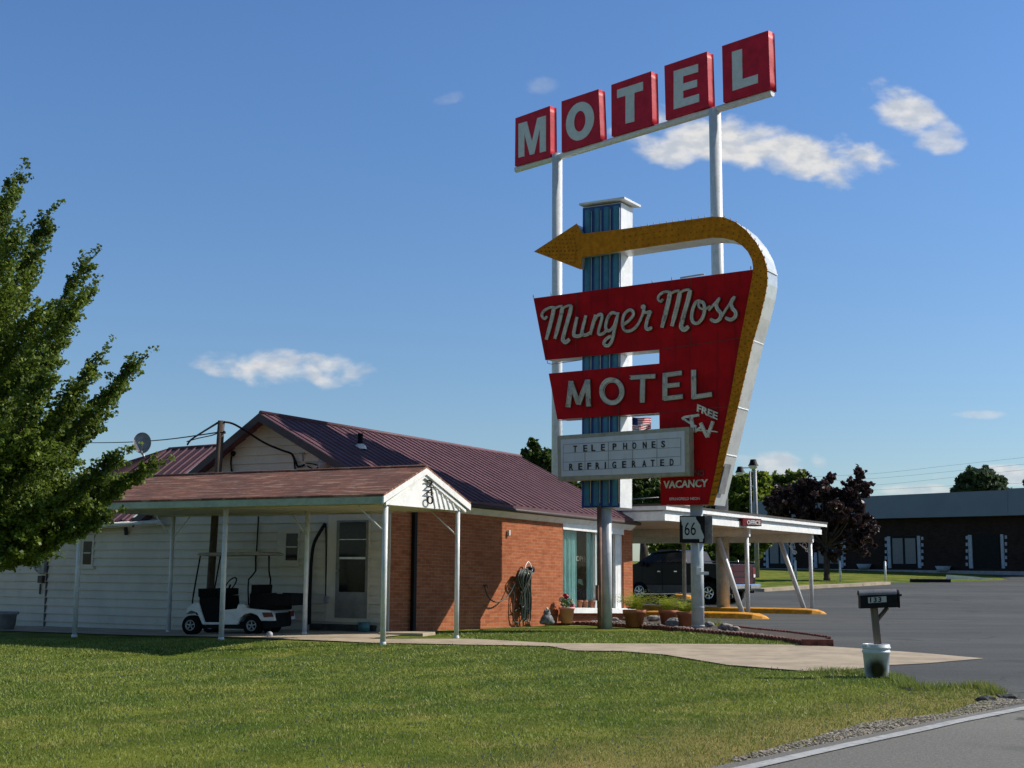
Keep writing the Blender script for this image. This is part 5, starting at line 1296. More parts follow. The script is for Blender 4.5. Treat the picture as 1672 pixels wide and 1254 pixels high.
isl((1246, 1012), 'yellow painted island nearest the camera, carrying the left post of the canopy', 8.0, 0)
isl((1342, 1004), 'yellow painted island behind the nearest one, carrying the right post of the canopy', 9.0, 0)
isl((1127, 979), 'yellow painted island seen under the parked pickup', 7.0, 0)
m1 = MB(); c = gnd(1097, 973); m1.abox(-.35, .35, -.1, .1, .0, .3, (c, azv(100), azv(10))); tag(m1.build('parking_block', M['white'], bevel=.01, loc=c), 'white block lying on the yellow island under the pickup', 'parking block')
def kpost(px, py, r, ztop_, lab=None):
    c = gnd(px, py); m9 = MB(); m9.tube([V((c.x, c.y, c.z - .05)), V((c.x, c.y, ztop_))], r, 14); m9.build('post', M['postwhite'], can); return c
kz1 = KP.at(1221, 875).z; kz2 = KP.at(1325, 885).z
def kpost2(K, px, py, zt__):
    c = V((K.x, K.y, T(K.x, K.y) + .12)); m9 = MB(); m9.tube([c, V((c.x, c.y, zt__ + .01))], .062, 14); m9.build('post', M['postwhite'], can)
    m9 = MB(); m9.box(V((c.x, c.y, zt__ + .14)), KD * .075, KN * .075, V((0, 0, .15))); m9.build('post_cap', M['postwhite'], can)
kpost2(K1, 0, 0, kz1); kpost2(K2, 0, 0, kz2)
for K, (bx_, by_), (tx_, ty_) in ((K1, (1212.3, 1002.5), (1173, 882)), (K2, (1314, 997.5), (1274.5, 888))):
    pl_ = Plane(K, -58); m9 = MB(); m9.tube([pl_.at(bx_, by_, 0), pl_.at(tx_, ty_ - 3, 0)], .075, 14); m9.build('slanted_post', M['postwhite'], can)
pl_ = Plane(K2, -58)
for (xa, ya, xb, yb) in ((1285.5, 888, 1298, 902), (1305, 888, 1319, 899)):
    m9 = MB(); m9.tube([pl_.at(xa, ya), pl_.at(xb, yb)], .022, 6)
    cc = pl_.at(xb - 1.2, yb - .4); m9.tube([cc + (pl_.d * -cos(a) + V((0, 0, 1)) * sin(a)) * (.07 - a * .006) for a in np.linspace(-1, 5, 14)], .013, 5)
    cc = pl_.at(xa + 8, ya + 2); m9.tube([cc + (pl_.d * -cos(a) + V((0, 0, 1)) * sin(a)) * (.08 - a * .006) for a in np.linspace(-1, 5, 14)], .012, 5)
    m9.build('scroll_bracket', M['postwhite'], can)
c = V((6.2, 41.5, 0)); r = ray(1117.2, 940); c = EYE + r * (43.5 / r.y); m9 = MB(); m9.tube([V((c.x, c.y, T(c.x, c.y))), V((c.x, c.y, zc + .02))], .065, 12); m9.build('post', mat('cream_post', (.66, .60, .50), .5), can)
# red OFFICE sign on the canopy edge
os_ = thing('office_sign', 'small dark red sign with white lettering on the canopy edge above the left post', 'sign', KP.at(1228, 852, .3))
def c1b(x, y): return (1130 + x * .1595, 820 + y * .1595)
OSP = Plane(KP.at(1228, 852, .30), 62)
m1 = MB(); m1.prism([OSP.at(*c1b(x, y), 0) for x, y in [(520, 158), (712, 172), (712, 246), (520, 240)]], -OSP.n * .32); m1.build('sign_box', mat('dark_red_sign', (.22, .014, .02), .4), os_, bevel=.01)
m1 = MB(); add_text(m1, 'OFFICE', OSP.at(*c1b(562, 226), .003), OSP.at(*c1b(700, 232), .003), OSP.at(*c1b(562, 182), .003), .008, OSP.n, .03); m1.build('lettering', M['white'], os_)

# ================================================================ pickup truck
tr0 = gnd(1156, 987); tu = azv(-50); tv = azv(40); TZ = tr0.z
truck = thing('pickup_truck', 'dark maroon pickup parked under the canopy with its tailgate to the right', 'pickup truck', tr0)
TP = Plane(V((tr0.x, tr0.y, 0)), -50)
def tp(px, py, t=0.0): return TP.at(px, py) + tv * t
TW = 1.9
rail_y = 919.5
up_ = [(1190.5, 921), (1190.5, 953), (1172, 953), (1168, 946), (1157, 941.5), (1146, 946), (1141, 955), (1020, 955), (1010, 954), (1006, 940), (1012, 927), (1040, 919.5), (1128, 919.5)]
m1 = MB(); m1.prism([tp(x, y, 0) for x, y in up_], tv * TW); m1.build('body', M['shade_and_trim'], truck, bevel=.03)
lowr = [(1141.5, 954), (1139, 968), (1020, 968), (1012, 960), (1011, 953)]
m1 = MB(); m1.prism([tp(x, y, .01) for x, y in lowr], tv * (TW - .02)); m1.prism([tp(x, y, .01) for x, y in [(1190, 952), (1190, 958), (1174, 958), (1171, 951)]], tv * (TW - .02)); m1.build('lower_trim', M['greypaint'], truck, bevel=.02)
cab = [(1038, 920), (1062, 902.5), (1076, 898.6), (1104, 898), (1113, 900), (1121, 920)]
m1 = MB(); vs = [tp(x, y, .14 if y < 915 else .03) for x, y in cab] + [tp(x, y, TW - (.14 if y < 915 else .03)) for x, y in cab]; n = len(cab)
m1.add(vs, [tuple(range(n)), tuple(reversed(range(n, 2 * n)))] + [(i, n + i, n + (i + 1) % n, (i + 1) % n) for i in range(n)]); m1.build('cab', M['shade_and_trim'], truck, bevel=.02)
def glassq(pts, t0=.05, t1=.11):
    m9 = MB(); vs = [tp(x, y, (.03 + (.11 * (919 - y) / 18)) - .008) for x, y in pts]; m9.prism(vs, tv * .004); return m9.build('side_window', M['glass'], truck)
glassq([(1046, 918), (1063, 905), (1080, 902.3), (1080, 918)]); glassq([(1083, 918), (1083, 902), (1103, 901.5), (1111, 905), (1115, 918)])
m1 = MB(); m1.prism([tp(x, y, .01) for x, y in [(1076, 898.0), (1104, 897.4), (1104, 898.4), (1062, 902.4)]], tv * .12); m1.build('roof_trim', M['greypaint'], truck)
for x in (1077, 1104): m1 = MB(); m1.prism([tp(x - 3, 932, -.03), tp(x + 2, 932, -.03), tp(x + 2, 934, -.03), tp(x - 3, 934, -.03)], tv * .04); m1.build('door_handle', M['chrome'], truck)
for x0, x1 in ((1081, 1081.6), (1116, 1116.6), (1048, 1048.6)): m1 = MB(); m1.prism([tp(x0, 921, -.003), tp(x1, 921, -.003), tp(x1, 966, -.003), tp(x0, 966, -.003)], tv * .006); m1.build('door_gap', M['black'], truck)
m1 = MB(); m1.prism([tp(1040, 969, -.06), tp(1110, 968.5, -.06), tp(1110, 970, -.06), tp(1040, 970.5, -.06)], tv * .2); m1.build('running_board', M['chrome'], truck)
m1 = MB(); m1.prism([tp(1050, 917, -.25), tp(1056, 917, -.25), tp(1056, 925, -.25), tp(1050, 925, -.25)], tv * .12); m1.build('mirror', M['black'], truck, bevel=.01)
wr = .41
for px in (1156.5, 1044):
    wheel(px, 0, 0, .41, .26, truck, (lambda X: (lambda a, b, t: V((TP.at(X, 960).x, TP.at(X, 960).y, T(tr0.x, tr0.y) + .41)) + tv * t))(px), 'chrome', (tu, V((0, 0, 1)), tv), 6)
    wheel(px, 0, TW - .26, .41, .26, truck, (lambda X: (lambda a, b, t: V((TP.at(X, 960).x, TP.at(X, 960).y, T(tr0.x, tr0.y) + .41)) + tv * t))(px), 'chrome', (tu, V((0, 0, 1)), tv), 6)
rc = tp(1190.5, 953, 0); zr0 = rc.z; zr1 = tp(1190.5, 921.5).z
def rq(t, z, o=0.0): return V((rc.x, rc.y, z)) + tv * t - tu * o
m1 = MB(); m1.prism([rq(.24, zr0, .02), rq(TW - .24, zr0, .02), rq(TW - .24, zr1 + .01, .02), rq(.24, zr1 + .01, .02)], tu * .05); m1.build('tailgate', M['maroon'], truck, bevel=.015)
m1 = MB()
for z_ in (.33, .62): m1.prism([rq(.26, zr0 + (zr1 - zr0) * z_, .03), rq(TW - .26, zr0 + (zr1 - zr0) * z_, .03), rq(TW - .26, zr0 + (zr1 - zr0) * (z_ + .05), .03), rq(.26, zr0 + (zr1 - zr0) * (z_ + .05), .03)], tu * .02)
m1.build('tailgate_trim', M['shade_and_trim'], truck)
for t0 in (.02, TW - .22):
    m1 = MB(); m1.prism([rq(t0, zr0 + .2, .02), rq(t0 + .2, zr0 + .2, .02), rq(t0 + .2, zr1 - .1, .02), rq(t0, zr1 - .1, .02)], tu * .06); m1.build('taillight', M['tailred'], truck, bevel=.01)
    m1 = MB(); m1.prism([rq(t0 + .04, zr0 + .22, .03), rq(t0 + .16, zr0 + .22, .03), rq(t0 + .16, zr0 + .33, .03), rq(t0 + .04, zr0 + .33, .03)], tu * .02); m1.build('reverse_lamp', M['lamp'], truck)
m1 = MB(); m1.prism([rq(-.0, zr0 - .20, .22), rq(TW, zr0 - .20, .22), rq(TW, zr0 - .02, .22), rq(-.0, zr0 - .02, .22)], tu * .16); m1.build('bumper', M['chrome'], truck, bevel=.03)
m1 = MB(); m1.prism([rq(.75, zr0 - .19, .235), rq(1.15, zr0 - .19, .235), rq(1.15, zr0 - .05, .235), rq(.75, zr0 - .05, .235)], tu * .02); m1.tube([rq(.95, zr0 - .3, .1), rq(.95, zr0 - .3, .45), rq(.95, zr0 - .22, .45)], .035, 8); m1.build('tow_hitch', M['black'], truck)
m1 = MB(); a = tp(1130, 918.5, .05); b = tp(1190, 919.5, .05)
for t_ in (0, TW - .1): m1.tube([a + tv * t_ + V((0, 0, .05)), b + tv * t_ + V((0, 0, .05))], .022, 6)
for px in (1184,):
    for t_ in (.05, .9): m1.tube([tp(px, 919, t_), tp(px, 914, t_)], .03, 6)
m1.build('bed_rails', M['chrome'], truck)
m1 = MB(); m1.prism([tp(x, y, .05) for x, y in [(1014, 956), (1185, 956), (1183, 966), (1016, 970)]], tv * (TW - .1)); m1.build('underbody', M['black'], truck)

# ================================================================ mailbox in a bucket
mb0 = gnd(1432, 1106); mz = mb0.z
D0 = mb0.y
def mp_(px, py, dd=0.0): r = ray(px, py); return EYE + r * ((D0 + dd) / r.y)
bk_ = thing('bucket', 'white plastic bucket with a black scorch mark, holding the mailbox post', 'bucket', mb0)
m1 = MB(); m1.lathe(mb0, [(0, 0), (.128, 0), (.132, .01), (.150, .275), (.160, .278), (.162, .300), (.153, .304), (.153, .325), (.164, .328), (.164, .345), (.157, .350), (.157, .372), (.150, .378), (.142, .375), (.138, .33), (0, .33)], 36)
bm_ = bpy.data.materials.new('scorched_plastic'); bm_.use_nodes = True; t = NT(bm_.node_tree)
pos = t.n('ShaderNodeNewGeometry').outputs['Position']
ctr = (mb0.x - .03, mb0.y - .13, mb0.z + .085)
dd = t.n('ShaderNodeVectorMath', {0: t.n('ShaderNodeMapping', {'Vector': t.n('ShaderNodeVectorMath', {0: pos, 1: ctr}, operation='SUBTRACT').outputs[0], 'Scale': (1, .6, .8)}).outputs[0]}, operation='LENGTH').outputs['Value']
k = t.math('ADD', dd, t.math('MULTIPLY', t.noise(pos, 14, 4), .06))
cc = t.mix(t.ramp(k, .19, .08), (.60, .66, .70), (.02, .018, .016))
t.n('ShaderNodeOutputMaterial', {0: t.n('ShaderNodeBsdfPrincipled', {'Base Color': cc, 'Roughness': .38}).outputs[0]})
m1.build('pail', bm_, bk_)
m1 = MB(); m1.lathe(mb0, [(0, .335), (.139, .34)], 24); m1.build('fill', M['conc'], bk_)
m1 = MB(); m1.box(mp_(1411.5, 1052.5, -.08), V((.02, 0, 0)), V((0, .04, 0)), V((0, 0, .008))); m1.build('rim_chip', M['white'], bk_)
mail = thing('mailbox', 'black box mailbox numbered 133 on a leaning wooden post', 'mailbox', mb0 + V((0, 0, .3)))
m1 = MB(); a = mp_(1434, 1060); b = mp_(1427, 992); ax_ = (b - a); m1.box((a + b) / 2, V((.036, 0, 0)), V((0, .036, 0)), ax_ / 2); m1.build('post', M['wood'], mail, bevel=.004)
m1 = MB(); a = mp_(1431, 1014); b = mp_(1449, 992); m1.tube([a, b], .024, 4, smooth=False); m1.build('brace', M['wood'], mail)
m1 = MB()
x0, x1 = mp_(1403, 980), mp_(1460.5, 980); zb = mp_(1430, 993.5).z; zs_ = mp_(1430, 972.5).z
tilt = (mp_(1460, 991).z - mp_(1403, 993.5).z)
prof = [(-.085, 0), (.085, 0), (.085, zs_ - zb)] + [(.085 * cos(a), zs_ - zb + .055 * sin(a)) for a in np.linspace(.0, pi, 9)[1:-1]] + [(-.085, zs_ - zb)]
axx = (x1 - x0); yv = V((.12, 1, 0)).normalized()
base = V((x0.x, x0.y, zb))
m1.prism([base + yv * u + V((0, 0, z_)) for u, z_ in prof], V((axx.x, -.12 * axx.x, .018))); box_ = m1.build('box', M['black'], mail, bevel=.003)
m1 = MB()
prof2 = [(.089 * cos(a), zs_ - zb + .059 * sin(a)) for a in np.linspace(.0, pi, 13)]
A1 = [base + yv * u + V((0, 0, z_ + .002)) + V((-.01, 0, 0)) for u, z_ in prof2]; Dv = V((axx.x + .015, -.12 * axx.x, .018)); n = len(A1)
m1.add(A1 + [p + Dv for p in A1], [(i, i + 1, n + i + 1, n + i) for i in range(n - 1)], True); m1.build('top_shell', M['tin'], mail)
m1 = MB(); m1.prism([base + Dv + yv * (u * 1.06) + V((.002, 0, z_ - .004)) for u, z_ in prof], V((.016, 0, 0))); m1.box(base + Dv + V((.03, -.03, zs_ - zb - .01)), V((.015, 0, 0)), V((0, .01, 0)), V((0, 0, .012))); m1.build('door', M['black'], mail)
FPm = Plane(base - yv * .086, 97)
# number plate
def mface(px, py, o=.0):
    p = mp_(px, py); r = ray(px, py); pl0 = base - yv * (.087 + o); t_ = (pl0 - EYE).dot(yv) / r.dot(yv); return EYE + r * t_
m1 = MB(); m1.prism([mface(x, y, .001) for x, y in [(1417.2, 975.5), (1447.2, 973.5), (1447.8, 983), (1417.8, 985)]], yv * .0015); m1.build('number_plate', mat('pale_sticker', (.48, .52, .52), .5), mail)
m1 = MB()
for ch, xa, xb, dy in (('1', 1420.4, 1422.6, 1.0), ('3', 1426.5, 1431.5, .8), ('3', 1434, 1439.3, .2)):
    add_text(m1, ch, mface(xa, 982.6 + dy, .002), mface(xb, 982.2 + dy, .002), mface(xa, 974.8 + dy, .002), .001, -yv, .03)
m1.build('number', M['black'], mail)

# ================================================================ long dark building on the right
fb = EYE + ray(1400, 925) * (88 / ray(1400, 925).y)
FP = Plane(fb, FAZ)
far = thing('brick_building', 'long low dark brick building with a slate blue roof band and pale quoined openings', 'building', (fb.x, fb.y, T(fb.x, fb.y)))
def fbox(x0, x1, y0, y1, o0, o1, name, m_, parent=far):
    m9 = MB(); wallbox(FP, x0, x1, y0, y1, o0, o1, m9); return m9.build(name, m_, parent)
def fquad(pts, off, depth_, name, m_, parent=far):
    m9 = MB(); m9.prism([FP.at(x, y, off) for x, y in pts], -FP.n * depth_); return m9.build(name, m_, parent)
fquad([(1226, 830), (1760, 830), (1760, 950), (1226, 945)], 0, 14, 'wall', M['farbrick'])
m9 = MB(); tr_, br_, bl__ = FP.at(1645.5, 799.8, .35), FP.at(1645.5, 841.6, .9), FP.at(1226, 851.5, .9); tl_ = FP.at(1226, 818.8, .35)
m9.prism([bl__, br_, tr_, tl_], -FP.n * .9); m9.build('roof_band', M['slate'], far)
m9 = MB(); m9.prism([FP.at(1645.8, 841.6, .9), FP.at(1760, 838, .9), FP.at(1760, 792.5, .35), FP.at(1645.8, 797.6, .35)], -FP.n * .9); m9.build('roof_band', M['slate'], far)
fquad([(1226, 927.5), (1760, 934), (1760, 946), (1226, 941)], .5, .5, 'kerb_plinth', M['greymetal'])
def quoin(x0, x1, y0, y1, side_):
    m9 = MB(); wallbox(FP, x0 if side_ < 0 else x0, x1, y0, y1, .0, .06, m9); n = 5; hh = (y1 - y0) / (2 * n)
    for i in range(n):
        ya = y0 + hh * 2 * i + (hh * .3)
        wallbox(FP, x0 - 3.4 if side_ < 0 else x1, x0 if side_ < 0 else x1 + 3.4, ya, ya + hh, .0, .055, m9)
    return m9.build('quoin', M['quoin'], far)
def fwin(x0, x1, y0, y1, blind=True):
    o = fbox(x0, x1, y0, y1, .0, .03, 'window', M['black'])
    if blind:
        xm = (x0 + x1) / 2
        for a, b in ((x0 + 1.5, xm - 1.2), (xm + 1.2, x1 - 1)): fbox(a, b, y0 + 3, y1 - 7, .0, .045, 'blind', M['farblind'], o)
    return o
quoin(1448, 1455, 876, 927.5, -1); quoin(1497, 1504, 875, 927.5, 1); fwin(1455.3, 1496.7, 876, 927.5)
quoin(1580, 1588.5, 873.5, 928, -1); quoin(1633, 1640.5, 872.5, 928, 1); fwin(1589, 1632.7, 873, 928, False)
quoin(1328, 1334, 880, 927, -1); quoin(1372, 1377, 879, 927, 1); fwin(1334.3, 1371.7, 880, 927)
quoin(1250, 1255, 882, 927, -1); quoin(1290, 1295, 881, 927, 1); fwin(1255.3, 1289.7, 882, 927)
for px, lab in ((1540, 'pale blue tub planter against the dark brick between two quoined openings'), (1411, 'pale blue tub planter against the dark brick beneath the purple tree')):
    c = FP.at(px, 927, .45); c.z = T(c.x, c.y) + .1; m9 = MB(); m9.lathe(c, [(0, 0), (.33, 0), (.5, .34), (.42, .34), (.3, .2), (0, .2)], 18); tag(m9.build('planter', M['quoin'], loc=c), lab, 'planter')
# bollards
first = None
for i, (px, py) in enumerate(((1446, 950), (1372.3, 949), (1299.5, 948))):
    c = gnd(px, py)
    if first is None:
        m9 = MB(); m9.tube([c - V((0, 0, .1)), c + V((0, 0, 1.02))], .055, 12); m9.lathe(c + V((0, 0, 1.02)), [(.055, 0), (.04, .03), (0, .04)], 12)
        first = m9.build('bollard', M['postwhite'], loc=c); o = first
    else: o = first.copy(); COL.objects.link(o); o.location = c
    tag(o, ('white thin post on the far grass, rightmost of three', 'white thin post on the far grass, middle one right of the tree trunk', 'white thin post on the far grass, seen just beside the right slanted canopy post')[i], 'post', 'thin white posts on the far grass')
c = gnd(1519, 951); d = azv(93)
m9 = MB(); m9.abox(-1.0, 1.0, -.15, .15, 0, .16, (c, d, azv(3))); o = m9.build('parking_block', M['black'], bevel=.02, loc=c); tag(o, 'black parking block lying at the edge of the far grass', 'parking block')
m9 = MB(); m9.abox(-1.0, 1.0, -.15, .15, .161, .19, (c, d, azv(3))); m9.build('pale_top', M['conc'], o)
c = gnd(1588, 946); m9 = MB(); e = azv(93); m9.prism([c - e * 1.25, c + e * 1.5, c - e * .0 + V((0, 0, .16)), c - e * 1.25 + V((0, 0, .24))], V((0, .5, 0))); tag(m9.build('ramp_block', M['white'], loc=c), 'white wedge-shaped kerb block at the edge of the far grass', 'kerb block')
# pale kerb along the far grass
kp = G((1237, 966), (1327, 960.5), (1398, 957), (1443, 954.2)); m9 = MB()
for i in range(3):
    a = V(kp[i] + (T(*kp[i]) + .06,)); b = V(kp[i + 1] + (T(*kp[i + 1]) + .06,)); dd_ = (b - a).normalized(); m9.box((a + b) / 2, (b - a) / 2, V((-dd_.y, dd_.x, 0)) * .35, V((0, 0, .07)))
tag(m9.build('kerb', M['conc']), kind='structure')

# ================================================================ trees
def leaves_at(cent, rad, n, size, rr, up_bias=.25, flat=.0):
    """n leaf quads in an ellipsoid shell around cent"""
    d = rr.normal(size=(n, 3)); d /= np.linalg.norm(d, axis=1)[:, None]
    k = rr.uniform(.25, 1, size=(n, 1)) ** .5
    p = np.array(cent) + d * k * np.array(rad)
    nn = rr.normal(size=(n, 3)) + np.array([0, 0, up_bias * 2]); nn /= np.linalg.norm(nn, axis=1)[:, None]
    a = np.cross(nn, rr.normal(size=(n, 3))); a /= np.linalg.norm(a, axis=1)[:, None]; b = np.cross(nn, a)
    s = size * rr.uniform(.6, 1.25, size=(n, 1))
    q_ = np.stack([p - a * s * .5, p + b * s * .42 - a * s * .1, p + a * s * .6, p - b * s * .42 - a * s * .1], axis=1)
    return q_.reshape(-1, 3)
def make_tree(name, label, clumps, d, leaf, size, n_per, base_px, trunk_r, lm, seed, group=None, spread=.8, trunkm='trunk', subr=.55):
    """clumps: (px, py, radius in px); the crown is filled with sub-clumps inside each"""
    rr = np.random.default_rng(seed); s = d / FPX
    b = EYE + ray(*base_px) * (d / ray(*base_px).y); b.z = T(b.x, b.y)
    t_ = thing(name, label, 'tree', b, group)
    V3 = []; limbs = MB()
    cc = [(depth(x, y, d + rr.uniform(-1, 1) * r * s * spread), r * s) for x, y, r in clumps]
    for c, r in cc:
        ns = 7
        for k in range(9):
            v_ = rr.normal(size=3); v_ /= np.linalg.norm(v_); p = np.array(c) + v_ * r * rr.uniform(.85, 1.2)
            V3.append(leaves_at(p, (r * .17, r * .17, r * .14), int(n_per * (r / (clumps[0][2] * s)) ** 2 / 60), size * .9, rr))
        for k in range(ns):
            v_ = rr.normal(size=3); v_ /= np.linalg.norm(v_); p = np.array(c) + v_ * r * rr.uniform(.3, .85)
            V3.append(leaves_at(p, (r * subr, r * subr, r * subr * .7), int(n_per * (r / (clumps[0][2] * s)) ** 2 / ns), size, rr))
    top = V((b.x, b.y, min(c.z for c, r in cc)))
    hgt = max(c.z for c, r in cc) - b.z
    fork = b + V((0, 0, hgt * .32)); m9 = MB()
    m9.tube([b - V((0, 0, .2)), b + V((0, 0, .15)), fork * .5 + b * .5, fork], [trunk_r * 1.5, trunk_r * 1.1, trunk_r, trunk_r * .85], 12)
    for c, r in cc:
        mid = fork.lerp(c, .5) + V((0, 0, -.05 * hgt)); m9.tube([fork - V((0, 0, .1)), mid, c], [trunk_r * .55, trunk_r * .32, trunk_r * .1], 7)
    m9.build('trunk', M[trunkm], t_)
    npmesh('crown', np.concatenate(V3), 4, lm, t_)
    return t_
LG = leafmat('green_leaves', (.040, .085, .014), (.19, .25, .036), .25, (.028, .06, .010))
LD = leafmat('dark_green_leaves', (.030, .060, .016), (.07, .11, .025), .3)
LY = leafmat('yellow_green_leaves', (.10, .15, .02), (.19, .25, .03), .35)
LP = leafmat('purple_leaves', (.035, .018, .022), (.10, .062, .062), .15, (.022, .012, .014))
LN = leafmat('bluish_green_leaves', (.05, .085, .045), (.09, .13, .07), .25)
# left tree: limbs sweep up and out to the right; trunk is outside the frame
def left_tree():
    rr = np.random.default_rng(11); D = 16.0; lm = LG
    bx = depth(-170, 900, D); b = V((bx.x, D, T(bx.x, D)))
    t_ = thing('leafy_tree', 'big bright green tree reaching in from the left edge with upswept boughs', 'tree', b)
    boughs = [ # (start px, tip px, clump radius px, depth offset)
        ((-150, 640), (30, 292), 26, .2), ((-150, 660), (8, 330), 30, -.4), ((-140, 700), (74, 362), 24, -.3), ((-130, 720), (60, 420), 34, .5), ((-130, 760), (138, 432), 25, .1), ((-140, 760), (120, 500), 30, -.5), ((-120, 800), (142, 478), 22, .6),
        ((-100, 820), (90, 560), 34, .3), ((-100, 840), (222, 592), 23, -.2), ((-90, 850), (160, 584), 24, .5), ((-90, 860), (196, 632), 26, .2), ((-80, 870), (130, 640), 36, -.6), ((-70, 880), (110, 700), 40, .3),
        ((-60, 890), (150, 700), 26, .6), ((-60, 880), (246, 762), 18, .0), ((-60, 890), (190, 745), 24, -.4), ((-60, 890), (160, 790), 32, .3), ((-60, 895), (205, 790), 18, .2), ((-50, 900), (165, 842), 20, -.2), ((-50, 900), (100, 800), 38, .4), ((-60, 900), (60, 830), 40, -.4), ((-60, 900), (125, 862), 17, .1),
        ((-90, 900), (50, 892), 20, .2), ((-60, 900), (95, 760), 40, 0.9), ((-80, 860), (70, 620), 44, -.9), ((-110, 760), (40, 480), 42, .8), ((-120, 700), (20, 390), 38, -.7), ((-60, 900), (60, 905), 16, .3), ((-90, 880), (20, 860), 34, -.2), ((-120, 900), (10, 900), 18, -.3), ((-120, 860), (-20, 800), 60, .5), ((-120, 800), (-10, 700), 60, -.5), ((-120, 700), (10, 600), 56, .2), ((-130, 640), (-10, 500), 56, -.4), ((-130, 600), (0, 420), 46, .4),
        ((-120, 780), (50, 660), 46, .6), ((-120, 740), (60, 520), 40, -.3), ((-110, 820), (40, 740), 46, -.6), ((-150, 500), (-60, 300), 60, 0), ((-200, 600), (-200, 350), 90, .4), ((-200, 700), (-260, 500), 90, -.6), ((-200, 800), (-330, 700), 90, .4), ((-200, 800), (-150, 600), 90, 1.2), ((-200, 800), (-150, 600), 90, -1.2)]
    V3 = []; m9 = MB(); s = D / FPX
    for (sx, sy), (tx, ty), r, off in boughs:
        a = depth(sx, sy, D + off * .3); tip = depth(tx, ty, D + off * 1.3); n = 9
        L = (tip - a).length
        sag = V((0, 0, -.12 * L))
        pts = [a.lerp(tip, k / n) + sag * (4 * (k / n) * (1 - k / n)) * .8 for k in range(n + 1)]
        m9.tube(pts, [.034 * (1 - .85 * k / n) + .004 for k in range(n + 1)], 6)
        bd = np.array((tip - a).normalized())
        for k in range(1, n + 1):
            f_ = k / n; R_ = r * s * (2.25 - 1.3 * f_)
            for j in range(16):
                v_ = rr.normal(size=3); v_ /= np.linalg.norm(v_); dd_ = v_ * .75 + bd * .75 + np.array([0, 0, .25]); dd_ /= np.linalg.norm(dd_); Lt = R_ * rr.uniform(.45, 1.25)
                st_ = np.array(pts[k].lerp(pts[k - 1], rr.uniform(0, 1)))
                for q_ in (.35, .7, 1.0):
                    rc_ = .075 * (1.25 - .45 * q_)
                    V3.append(leaves_at(st_ + dd_ * Lt * q_, (rc_, rc_, rc_ * .8), 13, .047, rr, .4))
        for j in range(7):
            p = np.array(tip) + bd * (j * .05) + rr.normal(size=3) * .02; V3.append(leaves_at(p, (.05, .05, .045), 10, .045, rr, .4))
    c0 = b + V((0, 0, .0)); fork = depth(-150, 700, D)
    m9.tube([b - V((0, 0, .3)), b + V((0, 0, .8)), depth(-165, 800, D), fork, depth(-150, 500, D)], [.24, .19, .17, .13, .07], 12)
    for (sx, sy), *_ in boughs: m9.tube([V((b.x, b.y, max(b.z + .6, depth(sx, sy, D).z - .6))), depth(sx, sy, D)], .05, 6)
    m9.build('trunk', M['trunk'], t_); npmesh('crown', np.concatenate(V3), 4, lm, t_)
left_tree()
make_tree('purple_tree', 'dark purple-leaved tree on the far grass behind the canopy', [(1300, 818, 34), (1270, 830, 26), (1330, 800, 26), (1350, 830, 34), (1385, 815, 28), (1395, 790, 16), (1405, 770, 10), (1340, 790, 14), (1318, 793, 12), (1355, 782, 9), (1410, 800, 14), (1380, 860, 30), (1405, 870, 26), (1400, 890, 20), (1335, 860, 30), (1310, 850, 26), (1412, 856, 18), (1395, 835, 20), (1350, 880, 24), (1280, 800, 14), (1362, 905, 14), (1330, 892, 16), (1262, 822, 16), (1402, 752 + 25, 8)], 68, LP, .27, 2000, (1350, 941), .15, LP, 21, subr=.36)
make_tree('leafy_tree', 'green tree behind the canopy right of the two lamp poles', [(1300, 790, 20), (1285, 800, 22), (1262, 795, 12), (1308, 775, 9), (1268, 780, 8), (1298, 812, 22), (1275, 820, 20), (1250, 805, 12)], 105, LG, .42, 900, (1290, 930), .3, LG, 22)
make_tree('leafy_tree', 'yellow-green bushy tree directly behind the lamp poles', [(1215, 800, 24), (1245, 790, 18), (1200, 815, 20), (1235, 820, 22), (1195, 790, 14), (1228, 778, 12), (1250, 812, 18), (1210, 835, 20), (1243, 832, 16)], 100, LY, .42, 1000, (1215, 930), .3, LY, 23)
make_tree('round_tree', 'round dark tree showing over the roof of the long dark building', [(1602, 785, 24), (1580, 795, 20), (1625, 795, 20), (1602, 803, 30), (1590, 778, 14), (1614, 776, 13), (1570, 803, 14), (1638, 802, 12)], 130, LN, .5, 1300, (1602, 925), .4, LN, 24)
make_tree('leafy_tree', 'dark tree seen low between the red panel and the blue pylon', [(1052, 800, 26), (1035, 815, 24), (1070, 812, 24), (1055, 790, 18), (1040, 797, 14), (1072, 795, 16), (1052, 830, 26)], 85, LD, .36, 1100, (1052, 925), .3, LD, 25)
make_tree('leafy_tree', 'slim young green tree rising behind the right end of the purple roof', [(870, 745, 16), (872, 728, 9), (888, 750, 14), (860, 755, 14), (896, 742, 12), (880, 765, 20), (905, 765, 20), (857, 738, 6), (868, 720, 5), (930, 790, 24), (900, 790, 24)], 60, LD, .22, 700, (880, 925), .16, LD, 26)
make_tree('leafy_tree', 'shaded tree seen beneath the canopy above the pickup bed', [(1150, 905, 20), (1200, 900, 22), (1180, 915, 20), (1225, 905, 20), (1130, 900, 18), (1165, 890, 18), (1240, 890, 18), (1210, 920, 14), (1105, 892, 16), (1075, 890, 16)], 78, LG, .3, 1000, (1185, 935), .22, LG, 27)
make_tree('leafy_tree', 'dark tree standing behind the lamp poles, left of the yellow-green one', [(1190, 825, 24), (1170, 840, 24), (1130, 845, 24), (1100, 850, 24), (1210, 850, 24)], 115, LD, .42, 1000, (1165, 930), .3, LD, 28)
make_tree('distant_tree', 'small bit of foliage at the right frame edge over the far roof', [(1690, 790, 16), (1700, 800, 18), (1684, 800, 10)], 130, LN, .5, 500, (1695, 925), .3, LN, 29)
